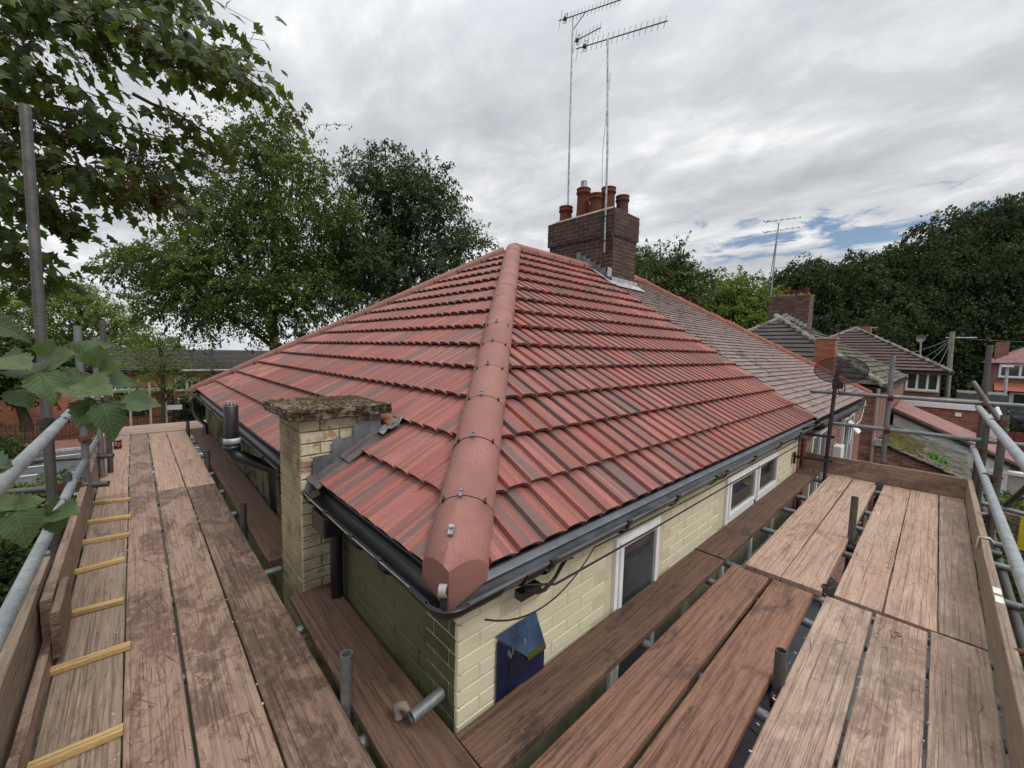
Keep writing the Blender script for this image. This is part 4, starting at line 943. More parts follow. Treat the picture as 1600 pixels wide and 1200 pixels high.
tag(MB().obox((-1.01, 6.62, PZ + .05), .12, .02, .09, Matrix.Rotation(.3, 3, 'Z') @ Matrix.Rotation(-.4, 3, 'X')).build('plastic_scrap', m_plain('clear_plastic', (.5, .52, .53), .25)), 'pale plastic scrap lying behind the drinks can', 'scrap')
# letter mark on the middle near board
def flat_text(s, p, size, rotz, mat, parent=None, name='letter_mark', label=None):
    cu = bpy.data.curves.new('t', 'FONT'); cu.body = s; cu.size = size; cu.extrude = 0.0004; cu.offset = .002; tmp = bpy.data.objects.new('t', cu); col.objects.link(tmp)
    dg = bpy.context.evaluated_depsgraph_get(); me = bpy.data.meshes.new_from_object(tmp.evaluated_get(dg)); bpy.data.objects.remove(tmp); me.materials.clear(); me.materials.append(mat)
    o = put(name, me, parent, p); o.rotation_euler = (0, 0, rotz); return o
for b_ in bpy.data.objects:
    if b_.get('label', '').startswith('near board with a faint letter'): bd = b_
o = flat_text('P', (2.12, -1.06, PZ + .0035), .10, R_(95) - math.pi, m_plain('faded_mark', (.25, .155, .095), .9), None)
o.parent = bd; o.location = bd.matrix_basis.inverted() @ Vector((2.10, -1.04, PZ + .004)); o.rotation_euler = (0, 0, R_(-80))
# grit and chips in the joints
gr = MB()
for i in range(260):
    if random.random() < .5: p = Vector((random.choice((-.444, -.679, -.865, -.891)) + random.uniform(-.012, .012), random.uniform(.2, 7.2), PZ + .003))
    else: p = Vector((random.uniform(.4, 5.4), random.choice((-.962, -1.182, -.73, -.98)) + random.uniform(-.01, .01), PZ + .003))
    gr.obox(p, random.uniform(.003, .012), random.uniform(.002, .007), .004, Matrix.Rotation(random.uniform(0, 3), 3, 'Z'))
tag(gr.build('grit', m_plain('pale_grit', (.48, .42, .38), .9, var=.3)), 'pale tile chips and grit in the board joints', 'grit', kind='stuff')

# ------------------------------------------------------------------ satellite dish on its pole
sat = thing('satellite_dish', 'grey mesh satellite dish on a rusty pole held off the wall by two arms', 'satellite dish', (5.39, -.235, -1.0))
MB().tube([(5.39, -.233, -1.0), (5.45, -.235, -.1), (5.54, -.24, .60)], .021, 12).build('pole', DARKSTEEL, sat)
MB().tube([(5.53, -.24, .45), (5.55, -.245, .62), (5.585, -.26, .74), (5.63, -.30, .785), (5.68, -.34, .79)], .019, 10).build('feed_arm', DARKSTEEL, sat)
MB().obox((5.54, -.25, .50), .06, .08, .12).obox((5.56, -.29, .48), .03, .04, .08).build('clamp_bracket', DARKSTEEL, sat)
for z, yw in ((-.14, .06), (-.44, .06)): MB().obox(((5.25 + 5.42) / 2, (WY - .235) / 2, z), .03, abs(WY + .235) + .14, .03, Matrix.Rotation(R_(12), 3, 'Z')).obox((5.22, WY - .02, z), .06, .02, .14).build('wall_arm', DARKSTEEL, sat)
MB().obox((5.30, -.03, -.06), .02, .36, .02, Matrix.Rotation(R_(-20), 3, 'X')).build('stay', DARKSTEEL, sat)
dm = NT('dish_mesh'); dm.done((.10, .10, .11), .5, .4); tr_ = dm.n('ShaderNodeBsdfTransparent'); ms_ = dm.n('ShaderNodeMixShader'); ms_.inputs[0].default_value = .33; dm.l(dm.b.outputs[0], ms_.inputs[1]); dm.l(tr_.outputs[0], ms_.inputs[2]); dm.l(ms_.outputs[0], dm.out.inputs[0])
dn = Vector((.64, .10, .74)).normalized(); q = dn.to_track_quat('Z', 'Y').to_matrix(); m = MB(); nr, ns = 6, 36; vs = [Vector((0, 0, 0))]; RD = .262
for i in range(1, nr + 1):
    for k in range(ns):
        r_ = RD * i / nr; vs.append(Vector((r_ * math.cos(2 * math.pi * k / ns), r_ * math.sin(2 * math.pi * k / ns), .065 * (i / nr) ** 2)))
dc = Vector((5.59, -.27, .615))
m.add([dc + q @ v for v in vs], [(0, 1 + k, 1 + (k + 1) % ns) for k in range(ns)] + [(1 + (i - 1) * ns + k, 1 + i * ns + k, 1 + i * ns + (k + 1) % ns, 1 + (i - 1) * ns + (k + 1) % ns) for i in range(1, nr) for k in range(ns)], True)
m.build('dish', dm.m, sat)
MB().tube([dc + q @ Vector((RD * math.cos(2 * math.pi * k / 36), RD * math.sin(2 * math.pi * k / 36), .065)) for k in range(37)], .005, 6).build('dish_rim', DARKSTEEL, sat)
MB().tube([(5.55, -.25, .47), (5.60, -.28, .38), (5.66, -.32, .41), (5.66, -.31, .50)], .006, 6).build('dish_cable', CABLE, sat)

# ------------------------------------------------------------------ aerials
def yagi(name, label, base, mast, boom0, boom1, nel, ellen, parent_loc, extra=None, r=.019, elr=.0045, vert=True):
    t = thing(name, label, 'aerial', parent_loc, 'tv aerials on the chimney stacks')
    MB().tube(mast, r, 10).build('mast', ALU, t)
    def boom(b0, b1, n, el, mp, big=True):
        b0, b1 = Vector(b0), Vector(b1); d = (b1 - b0)
        MB().tube([b0, b1], .011, 6).build('boom', ALU_DARK, t)
        dn_ = d.normalized(); side = Vector((0, 0, 1)) if vert else dn_.cross(Vector((0, 0, 1))).normalized(); side = (side - dn_ * side.dot(dn_)).normalized()
        me = MB().tube([Vector((0, 0, -.5)), Vector((0, 0, .5))], 1, 5); me = me.mesh('element'); me.materials.append(ALU_DARK)
        for i in range(n):
            f = .03 + .95 * i / (n - 1); e_ = put('element', me, t, b0 + d * f); e_.rotation_euler = side.to_track_quat('Z', 'Y').to_euler(); L_ = el * (1.9 if i == 0 else 1.0 - .25 * i / n); e_.scale = (elr, elr, L_)
        rf = b0 + d * .11; MB().tube([rf + side * .09, rf + side * .09 + dn_ * .05, rf - side * .09 + dn_ * .05, rf - side * .09, rf + side * .09], .006, 5).obox(rf, .05, .05, .06).build('dipole', DARKSTEEL, t)
        if mp is not None:
            mp = Vector(mp); a, b = b0 + d * .25, b0 + d * .47 if n > 12 else b0 + d * .5
            MB().tube([a, a.lerp(mp, .6) , mp, b.lerp(mp, .6), b], .009, 6).build('cradle', ALU_DARK, t)
    boom(boom0, boom1, nel, ellen, mast[-1])
    if extra: boom(*extra)
    return t
yagi('tv_aerial', 'taller double tv aerial on the left mast of the near chimney', 0, [(6.28, 4.73, 3.4), (6.29, 4.77, 5.5), (6.30, 4.80, 7.62)], (6.3, 5.20, 8.02), (6.35, 3.66, 7.60), 17, .20, (6.28, 4.73, 3.4), extra=((6.3, 4.74, 7.36), (6.2, 4.0, 7.20), 8, .22, None))
yagi('tv_aerial', 'long tv aerial on the right mast strapped to the near chimney face', 0, [(5.885, 3.47, 2.72), (5.885, 3.50, 4.6), (5.885, 3.60, 6.62)], (5.9, 4.36, 6.83), (5.9, 2.44, 6.32), 17, .24, (5.885, 3.47, 2.72))
for z in (2.95, 3.4): MB().tube([(5.90, 3.30, z), (5.86, 3.50, z), (5.90, 3.62, z)], .012, 6).build('lashing_bracket', DARKSTEEL, bpy.data.objects['tv_aerial.001'])
MB().tube([(5.91, 3.46, 2.75), (5.90, 3.36, 2.78), (5.9, 3.30, 3.0), (5.9, 3.36, 3.12), (5.9, 3.46, 3.1)], .012, 6).build('looped_cable', CABLE, bpy.data.objects['tv_aerial.001'])
MB().tube([(5.90, 3.52, 6.0), (5.91, 3.63, 4.6), (5.925, 3.58, 3.1)], .004, 5).build('hanging_wire', CABLE, bpy.data.objects['tv_aerial.001'])
# ------------------------------------------------------------------ neighbouring houses
def win_box(name, p, u, n, w, h, nm=1, frame=.06, parent=None, mat=None, glass=None, dep=.05):
    """window lying on a wall: p = centre, u = along the wall, n = outward"""
    p = Vector(p); u = Vector(u); n = Vector(n); z = Vector((0, 0, 1)); rot = Matrix((u, n, z)).transposed(); m = MB()
    m.obox(p + z * (h / 2 - frame / 2), w, dep, frame, rot).obox(p - z * (h / 2 - frame / 2), w, dep, frame, rot)
    for i in range(nm + 2): m.obox(p + u * (-w / 2 + frame / 2 + (w - frame) * i / (nm + 1)), frame, dep, h - 2 * frame, rot)
    f = m.build(name, mat or WHITEPVC, parent)
    MB().obox(p - n * .012, w - frame, .012, h - frame, rot).build('pane', glass or GLASS, f)
    MB().obox(p - z * (h / 2 + .03) + n * .03, w + .1, dep + .08, .05, rot).build('sill', CONCRETE, f)
    return f
def hip_roof(name, x0, x1, y0, y1, ze, zr, mat, parent, over=0):
    """closed hip roof body whose eaves run round the rectangle"""
    hw = (y1 - y0) / 2 if (y1 - y0) < (x1 - x0) else (x1 - x0) / 2; m = MB()
    if (y1 - y0) < (x1 - x0): a, b = (x0 + hw, (y0 + y1) / 2, zr), (x1 - hw, (y0 + y1) / 2, zr); F = [(0, 1, 5, 4), (1, 2, 5), (2, 3, 4, 5), (3, 0, 4)]
    else: a, b = ((x0 + x1) / 2, y0 + hw, zr), ((x0 + x1) / 2, y1 - hw, zr); F = [(0, 1, 4), (1, 2, 5, 4), (2, 3, 5), (3, 0, 4, 5)]
    m.add([(x0, y0, ze), (x1, y0, ze), (x1, y1, ze), (x0, y1, ze), a, b], F + [(3, 2, 1, 0)]); return m.build(name, mat, parent)
def lay_tiles(parent, org, U, V, Wn, umin, umax, vmax, tw, gauge, tl, lift, th, mat, limit, stuffname, seed=1, jit=.004, clipc=None, cam_sort=True):
    """plain flat tiles laid in courses; umin/umax are functions of v. The nearest LIMIT are parts, the rest one part of kind stuff"""
    r = random.Random(seed); lst = []
    rows = int(vmax / gauge)
    for k in range(rows):
        v0 = k * gauge; a, b = umin(v0), umax(v0); off = (tw / 2 if k % 2 else 0); u = math.floor((a - off) / tw) * tw + off
        while u < b:
            u0, u1 = max(u, a), min(u + tw, b)
            if u1 - u0 > .03:
                p = org + U * ((u0 + u1) / 2) + V * v0; lst.append(((p - CAM).length, p, u1 - u0, v0))
            u += tw
    lst.sort(key=lambda q: q[0]); base = {}; rot = Matrix((U, V, Wn)).transposed(); rest_ = MB()
    for i, (d, p, w, v0) in enumerate(lst):
        key = round(w, 2); 
        tlr = min(tl, vmax + .02 - v0)
        g = .004
        vs = [(-w / 2 + g / 2, 0, lift - th), (w / 2 - g / 2, 0, lift - th), (w / 2 - g / 2, tlr, .0), (-w / 2 + g / 2, tlr, .0), (-w / 2 + g / 2, 0, lift), (w / 2 - g / 2, 0, lift), (w / 2 - g / 2, tlr, .003), (-w / 2 + g / 2, tlr, .003)]
        fs = [(0,1,5,4),(4,5,6,7),(1,2,6,5),(3,0,4,7)]
        rj = rot @ Matrix.Rotation(r.uniform(-1, 1) * jit * 3, 3, 'Z') @ Matrix.Rotation(r.uniform(-1, 1) * jit * 2, 3, 'Y'); pp = p + Wn * r.uniform(0, jit)
        if i < limit:
            k2 = (round(w, 3), round(tlr, 2))
            if k2 not in base: me = bpy.data.meshes.new('tile'); me.from_pydata(vs, [], fs); me.materials.append(mat); base[k2] = me
            o = bpy.data.objects.new('tile', base[k2]); col.objects.link(o); o.parent = parent; o.location = pp - wloc(parent); o.rotation_euler = rj.to_euler()
        else: rest_.add([pp + rj @ Vector(v) for v in vs], fs)
    if rest_.v: s_ = rest_.build(stuffname, mat, parent); s_['kind'] = 'stuff'

# the other half of the pair: old roof, red brick
h1 = thing('semi_detached_house', 'red brick half house with faded mossy plain tiles and an orange hip', 'house', (8.8, 3.8, -5))
W2 = MB().box((5.93, WY, -5), (11.72, WY + .25, -.06)).box((11.5, WY + .25, -5), (11.72, Wd - .1, -.06)).build('wall', REDWALL, h1)
cream_end = 5.50
x1e = 11.82
rb = MB().add([(Ln + .01, 0, -.06), (x1e, 0, -.06), (x1e, Wd, -.06), (Ln + .01, Wd, -.06), (Ln + .01, Wd / 2, Ht - .05), (x1e - Wd / 2, Wd / 2, Ht - .05)], [(0, 1, 5, 4), (1, 2, 5), (2, 3, 4, 5), (3, 2, 1, 0)]).build('roof', FASCIA, h1)
rb_loc = wloc(rb)
U, V, Nn = Vector((1, 0, 0)), Vector((0, CT, ST)), Vector((0, -ST, CT))
lay_tiles(rb, Vector((0, -.02, -.03)), U, V, Nn, lambda v: Ln + .02 + .04 * math.sin(v * 9), lambda v: x1e - v * CT, VMAX - .02, .166, .1035, .16, .034, .017, OLDTILE, 300, 'upper_tiles', jit=.006)
RT_ = MB()
def ridge_run(a, b, mat, parent, pitch=.42, r=.11, jit=.01, seed=2):
    a, b = Vector(a), Vector(b); d = b - a; L_ = d.length; d.normalize(); side = Vector((0, 0, 1)).cross(d).normalized(); up = d.cross(side); rot = Matrix((d, side, up)).transposed()
    me = hip_mesh(pitch * 1.02, r, .05).mesh('ridge_tile'); me.materials.append(mat); rr = random.Random(seed); s = 0
    while s < L_ - .1:
        o = put('ridge_tile', me, parent, a + d * s + up * rr.uniform(-jit, jit)); o.rotation_euler = (rot @ Matrix.Rotation(-.03 + rr.uniform(-.02, .02), 3, 'Y')).to_euler(); s += pitch
ridge_run((6.0, Wd / 2, Ht), (x1e - Wd / 2, Wd / 2, Ht), OLDRIDGE, rb); ridge_run((x1e, 0, .0), (x1e - Wd / 2, Wd / 2, Ht), OLDRIDGE, rb)
# broken soffit with rubble and a dark gutter
MB().box((5.95, -.06, -.17), (10.6, .06, -.075)).build('soffit', FASCIA, h1)
MB().tube([(5.9, -.07, -.09), (9.2, -.075, -.12)], .05, 8).build('gutter', DARKSTEEL, h1)
rub = MB()
for i in range(90): rub.obox((random.uniform(7.6, 11.0), random.uniform(-.06, .04), random.uniform(-.22, -.15)), random.uniform(.03, .1), .04, random.uniform(.02, .05), Matrix.Rotation(random.uniform(-.4, .4), 3, 'Y'))
rub = rub.build('loose_mortar', m_plain('rubble_grey', (.27, .25, .22), .95, var=.3), h1); rub['kind'] = 'stuff'
w = win_box('window', (6.75, WY - .01, -.85), (1, 0, 0), (0, -1, 0), 1.15, 1.15, 1, parent=h1)
w = win_box('window', (9.6, WY - .01, -.95), (1, 0, 0), (0, -1, 0), 1.3, 1.3, 1, parent=h1)
MB().obox((9.3, -.06, -.50), .40, .025, .26, Matrix.Rotation(R_(-40), 3, 'X')).build('open_casement', WHITEPVC, w); MB().obox((9.3, -.072, -.51), .33, .008, .19, Matrix.Rotation(R_(-40), 3, 'X')).build('pane', m_plain('dull_glass', (.12, .13, .14), .12), w)
MB().box((8.1, -.05, -.98), (8.42, WY, -.72)).build('flue_box', WHITEPVC, h1, bevel=.01)
MB().tube([(5.62, .04, -.25), (5.62, .04, -4.9)], .03, 8).build('downpipe', m_plain('red_pipe', (.22, .07, .05), .5), h1)
MB().tube([(10.9, -.05, -.1), (10.7, -.02, -.5), (9.9, .03, -.62), (9.7, .03, -.9)], .007, 5).build('white_cable', WHITEPVC, h1)
# brick facing of the last bit of the near front wall, red
MB().box((5.50, WY - .008, -5), (5.93, WY + .02, -.2)).build('wall_edge', REDWALL, h1)
# rear lean-to of the near house under the scaffold
lt = thing('lean_to', 'low dark slate lean-to seen through the gaps between the right-hand boards', 'lean-to', (2.5, -1, -5))
MB().box((.95, -1.9, -5), (5.6, -.0, -2.75)).build('wall', REDWALL, lt)
l_or = Vector((.85, -2.1, -2.85)); lv = Vector((0, math.cos(.42), math.sin(.42))); lw = Vector((0, -math.sin(.42), math.cos(.42)))
lr = MB().add([l_or, l_or + Vector((4.9, 0, 0)), l_or + Vector((4.9, 0, 0)) + lv * 2.3, l_or + lv * 2.3], [(0, 1, 2, 3)]).build('roof', FASCIA, lt)
lay_tiles(lr, l_or, Vector((1, 0, 0)), lv, lw, lambda v: 0, lambda v: 4.9, 2.3, .31, .21, .36, .03, .014, m_mossy('wet_slate', (.065, .06, .062), (.11, .11, .03), .22, (.11, .10, .10)), 180, 'upper_tiles', seed=4, jit=.012)
cs = MB(); n_ = 22
for i in range(n_):
    x = 3.0 + i * .07; cs.add([(x, -1.0, -1.9), (x + .035, -1.0, -1.87), (x + .07, -1.0, -1.9), (x, -.02, -1.72), (x + .035, -.02, -1.69), (x + .07, -.02, -1.72)], [(0, 1, 4, 3), (1, 2, 5, 4)])
pg_ = cs.build('corrugated_sheet', m_plain('grey_sheet', (.20, .23, .25), .4, var=.12), lt)
wf = MB()
for i in range(9): wf.box((4.3 + i * .13, -.62, -2.9), (4.3 + i * .13 + .115, -.6, -1.3))
wf.build('board_screen', m_plain('pale_board', (.36, .35, .27), .8, var=.2), lt)

# next pair along: dark interlocking tiles, hip end towards us
H2x, H2l = 16.0, 11.8
h2 = thing('semi_detached_house', 'next house along, dark grey tiled hip roof and stack of broken pots', 'house', (22, 3.8, -5))
MB().box((H2x + .1, .09, -5), (H2x + H2l - .1, Wd - .1, -.06)).build('wall', REDWALL, h2)
rf2 = hip_roof('roof', H2x, H2x + H2l, 0, Wd, -.06, Ht - .05, FASCIA, h2)
oE, uE, vE, wE = Vector((H2x, Wd, -.02)), Vector((0, -1, 0)), Vector((CT, 0, ST)), Vector((-ST, 0, CT))
lay_tiles(rf2, oE, uE, vE, wE, lambda v: v * CT, lambda v: Wd - v * CT, VMAX - .1, .42, .31, .36, .058, .03, SLATE, 300, 'upper_tiles', seed=8, jit=.004)
oF = Vector((H2x, 0, -.02)); lay_tiles(rf2, oF, Vector((1, 0, 0)), V, Nn, lambda v: v * CT, lambda v: H2l - v * CT, VMAX - .1, .33, .31, .36, .062, .035, SLATE_MOSS, 0, 'front_tiles', seed=9, jit=.01)
MRIDGE = m_mossy('mossy_ridge', (.26, .25, .22), (.12, .12, .05), .45)
ridge_run((H2x, 0, 0), (H2x + Wd / 2, Wd / 2, Ht), MRIDGE, rf2, r=.13); ridge_run((H2x, Wd, 0), (H2x + Wd / 2, Wd / 2, Ht), MRIDGE, rf2, r=.12); ridge_run((H2x + Wd / 2, Wd / 2, Ht), (H2x + H2l - Wd / 2, Wd / 2, Ht), MRIDGE, rf2)
MB().box((H2x - .03, -.05, -.2), (H2x + H2l, Wd + .03, -.07)).build('gutter', BLACKPVC, h2)
s2 = MB().box((21.5, 3.15, 1.6), (22.4, 4.75, 3.62)).build('chimney', DARKWALL, h2)
for i, (yy, hh) in enumerate(((4.3, .3), (3.95, .34), (3.65, .25), (3.4, .36), (4.1, .28))): MB().lathe((21.75 + .2 * (i % 2), yy, 3.6), [(.13, 0), (.13, hh - .03), (.15, hh), (.1, hh)], 12).build('chimney_pot', m_plain('broken_pot', (.36, .14, .08), .85, var=.2) if i == 0 else TERRA, s2)
mo = MB()
for i in range(160): 
    p = Vector((random.uniform(21.5, 22.4), random.uniform(3.15, 4.75), 3.63)); r = random.uniform(.03, .1); mo.add([p + Vector((math.cos(t) * r, math.sin(t) * r, 0)) for t in (0, 2.1, 4.2)] + [p + Vector((random.uniform(-.05, .05), 0, r * 1.4))], [(0, 1, 3), (1, 2, 3), (2, 0, 3)])
mo = mo.build('moss', m_plain('moss_yellow', (.13, .13, .03), .9), s2); mo['kind'] = 'stuff'
lf = MB()
for i in range(9): lf.box((21.46, 3.14 + i * .0, 2.0), (21.5, 3.2, 2.1)) if False else lf.box((21.47, 3.16 + i * .16, 2.15 + (i * .1 if i < 5 else (9 - i) * .1)), (21.5, 3.32 + i * .16, 2.34 + (i * .1 if i < 5 else (9 - i) * .1)))
lf.build('lead_flashing', LEADPALE, s2)
cb2 = MB().box((H2x - .42, 1.24, -5), (H2x - .0, 1.76, 1.42)).build('chimney_breast', REDWALL2, h2)
bricks(cb2, (H2x - .432, 1.77, -.2), (0, -1, 0), (-1, 0, 0), .53, 21, m_brick('orange_brick', [(.42, .13, .07), (.34, .10, .06), (.30, .10, .07), (.38, .17, .10)], .3), 'ob', pitch=.076, depth=.02)
MB().box((H2x - .45, 1.21, 1.42), (H2x + .03, 1.79, 1.47)).build('coping', CONCRETE, cb2)
MB().tube([(H2x - .05, .14, -.1), (H2x - .05, .14, -4.8)], .045, 8).build('downpipe', m_plain('pinkish_pipe', (.36, .27, .24), .6), h2)
yagi('tv_aerial', 'distant aerial mast with stacked arms above the mossy second chimney', 0, [(21.6, 4.72, 3.2), (21.6, 4.68, 5.4), (21.6, 4.62, 7.05)], (21.6, 5.25, 7.25), (21.6, 3.75, 7.15), 7, .3, (21.6, 4.72, 3.2), r=.03, elr=.012, vert=False, extra=((21.6, 5.25, 6.75), (21.6, 3.78, 6.72), 7, .3, None))
ta = bpy.data.objects['tv_aerial.002']
for z_, l_ in ((6.2, .8), (5.0, .75)): MB().tube([(21.6, 4.68, z_), (21.6, 4.68 - l_, z_ - .05)], .015, 5).build('boom', ALU_DARK, ta)
MB().tube([(21.55, 4.85, 3.3), (21.58, 4.75, 5.2), (21.6, 4.64, 6.7)], .018, 5).build('stay_pole', ALU_DARK, ta)

# lean-to on its garden side, mossy
lt2 = thing('lean_to', 'brick lean-to with a thick moss cushion on its slates, behind the far toe board', 'lean-to', (18, -1, -5))
MB().add([(H2x - .02, .085, -5), (H2x - .02, -1.72, -5), (H2x - .02, -1.72, -2.50), (H2x - .02, .085, -1.78), (21, .085, -5), (21, -1.72, -5), (21, -1.72, -2.5), (21, .085, -1.78)], [(0, 1, 2, 3), (1, 5, 6, 2), (4, 7, 6, 5)]).build('wall', REDWALL, lt2)
ang = math.atan2(.78, 1.95); o2 = Vector((H2x - .12, -1.95, -2.56)); v2 = Vector((0, math.cos(ang), math.sin(ang))); w2 = Vector((0, -math.sin(ang), math.cos(ang)))
r2 = MB().add([o2, o2 + Vector((4.9, 0, 0)), o2 + Vector((4.9, 0, 0)) + v2 * 2.15, o2 + v2 * 2.15], [(0, 1, 2, 3)]).build('roof', FASCIA, lt2)
lay_tiles(r2, o2, Vector((1, 0, 0)), v2, w2, lambda v: 0, lambda v: 4.9, 2.15, .30, .20, .38, .06, .025, SLATE_MOSS, 170, 'upper_tiles', seed=14, jit=.02)
mo = MB()
for i in range(700):
    a = random.uniform(.3, 3.2); b = random.uniform(1.25, 1.95) + random.gauss(0, .1); p = o2 + Vector((a, 0, 0)) + v2 * b + w2 * .04; r = random.uniform(.03, .11)
    mo.add([p + Vector((math.cos(t) * r, math.sin(t) * r, 0)) for t in (0, 1.57, 3.14, 4.71)] + [p + w2 * r * .8], [(0, 1, 4), (1, 2, 4), (2, 3, 4), (3, 0, 4)])
mo = mo.build('moss', m_plain('moss_olive', (.10, .09, .02), .95, var=.4, scale=3), lt2); mo['kind'] = 'stuff'
MB().box((H2x - .12, -.12, -1.86), (H2x + .0, .16, -1.66)).build('lead_flashing', LEADPALE, lt2)
wd = MB()
for i in range(120):
    p = o2 + Vector((random.gauss(1.3, .35), 0, .05)) + v2 * random.gauss(.75, .12); d = Vector((random.gauss(0, .08), random.gauss(0, .08), random.uniform(.03, .14))); s = Vector((.02, .02, 0)); wd.add([p - s, p + s, p + d], [(0, 1, 2)])
wd = wd.build('weeds', m_plain('weed_green', (.10, .26, .04), .8), lt2); wd['kind'] = 'stuff'

# white painted extension with plum roof
ex = thing('extension', 'white painted brick extension with a plum coloured sloping roof edge', 'extension', (22, -1.5, -5))
MB().add([(21.05, .0, -5), (21.05, -3.0, -5), (21.05, -3.0, -2.72), (21.05, .0, -1.30), (25, 0, -5), (25, -3, -5), (25, -3, -2.72), (25, 0, -1.3)], [(0, 1, 2, 3), (1, 5, 6, 2), (4, 7, 6, 5)]).build('wall', WHITEWALL, ex)
plate('roof', [(20.98, .05, -1.20), (20.98, -3.15, -2.72), (25.1, -3.15, -2.72), (25.1, .05, -1.20)], .12, (0, -.3, 1), PLUMTILE, ex)
plate('bargeboard', [(20.94, .05, -1.30), (20.94, -3.2, -2.84), (20.94, -3.2, -2.70), (20.94, .05, -1.17)], .03, (-1, 0, 0), BLACKPVC, ex)
# long flat roofed brick outbuilding
ob = thing('outbuilding', 'long orange brick outbuilding with white coping and mossy flat roof', 'outbuilding', (28.5, -1, -5))
MB().box((27, -2.55, -5), (31, .6, -1.42)).build('wall', REDWALL2, ob); MB().box((26.93, -2.62, -1.42), (27.1, .62, -1.18)).build('coping', WHITEPVC, ob)
MB().box((27.1, -2.6, -1.3), (31, .6, -1.16)).build('roof', m_plain('mossy_felt', (.17, .16, .06), .95, var=.4, scale=2), ob); MB().box((26.95, -1.95, -1.75), (27, -1.75, -1.58)).build('wall_vent', WHITEPVC, ob)

# third house behind
h3 = thing('house', 'brown tiled brick house with a white triple window, beyond the scaffold upright', 'house', (33, 2.8, -5))
X3 = 29.5
MB().box((X3, -1.2, -5), (X3 + 7.4, 6.9, .2)).build('wall', REDWALL, h3); hr3 = hip_roof('roof', X3 - .35, X3 + 14, -1.55, 7.25, .2, 2.75, FASCIA, h3)
hw3 = 4.4; th3 = math.atan2(2.55, 4.4); lay_tiles(hr3, Vector((X3 - .35, 7.25, .22)), uE, Vector((math.cos(th3), 0, math.sin(th3))), Vector((-math.sin(th3), 0, math.cos(th3))), lambda v: v * math.cos(th3), lambda v: 8.8 - v * math.cos(th3), 5.0, .33, .34, .4, .085, .05, BROWNTILE, 0, 'roof_tiles', seed=21, jit=.01)
lay_tiles(hr3, Vector((X3 - .35, -1.55, .22)), Vector((1, 0, 0)), Vector((0, math.cos(th3), math.sin(th3))), Vector((0, -math.sin(th3), math.cos(th3))), lambda v: v * math.cos(th3), lambda v: 14 - v * math.cos(th3), 5.0, .33, .34, .4, .085, .05, BROWNTILE, 0, 'side_tiles', seed=22, jit=.01)
ridge_run((X3 - .35, -1.55, .25), (X3 + 4.05, 2.85, 2.78), MRIDGE, hr3, r=.12); ridge_run((X3 - .35, 7.25, .25), (X3 + 4.05, 2.85, 2.78), MRIDGE, hr3, r=.12)
MB().box((X3 - .4, -1.6, .08), (X3 + 7, 7.3, .2)).build('gutter', BLACKPVC, h3)
MB().box((X3 + 6.0, 2.3, 2), (X3 + 6.8, 3.3, 3.0)).build('chimney', REDWALL, h3)
win_box('window', (X3 - .02, -.52, -.32), (0, -1, 0), (-1, 0, 0), 1.25, .95, 2, .09, parent=h3)
# its aerials and little dish
t = thing('rooftop_aerials', 'thin aerial poles above the ridge of the brown roofed house', 'aerial', (X3 + 4, 3, 2.5), 'tv aerials on the chimney stacks')
for (px, py, d_, t_) in ((1340, 512, 33, 525), (1359, 512, 33, 560)):
    a, b = at(px, t_ + 10, d_), at(px, py, d_); MB().tube([a, b], .03, 5).tube([b + Vector((0, .5, 0)), b - Vector((0, .5, 0))], .02, 4).build('mast', ALU, t)
t = thing('small_dish', 'small round satellite dish on a pole standing on the brown roof', 'satellite dish', at(1437, 560, 29), None)
MB().tube([at(1437, 562, 29), at(1439, 534, 29)], .05, 6).build('pole', ALU, t); MB().lathe(at(1440, 529, 29), [(.001, 0), (.15, .02), (.29, .08)], 16, Vector((-.9, .4, .2))).build('dish', ALU_DARK, t)

# fourth house: red brick with porch
h4 = thing('house', 'distant red brick house with white windows and red porch roof at the right edge', 'house', (50, -8, -5))
X4 = 46
MB().box((X4, -12, -5), (X4 + 8, -3.9, .75)).build('wall', DARKWALL if False else REDWALL, h4); hip_roof('roof', X4 - .3, X4 + 8.3, -12.3, -3.6, .75, 3.5, PLUMTILE, h4)
win_box('window', (X4 - .03, -5.1, .2), (0, -1, 0), (-1, 0, 0), 2.0, 1.0, 1, .12, parent=h4)
MB().add([(X4 - .9, -3.95, -1.25), (X4 - .9, -5.9, -1.25), (X4, -5.9, -.72), (X4, -3.95, -.72)], [(0, 1, 2, 3)]).build('porch_roof', m_plain('porch_tile', (.32, .09, .06), .8), h4)
win_box('window', (X4 - .03, -4.35, -1.75), (0, -1, 0), (-1, 0, 0), .5, .75, 0, .08, parent=h4)
d4 = MB().box((X4 - .05, -5.95, -3.2), (X4 + .02, -4.75, -1.4)).build('door', WHITEPVC, h4); MB().box((X4 - .08, -5.55, -2.4), (X4 - .03, -4.95, -1.5)).build('pane', GLASS, d4)
MB().box((X4 - .1, -8, -3.2), (X4 + .02, -6.05, -1.2)).build('garage_door', WHITEPVC, h4)
MB().box((X4 + 2, -4.6, .8), (X4 + 2.7, -3.95, 2.35)).build('chimney', REDWALL, h4)

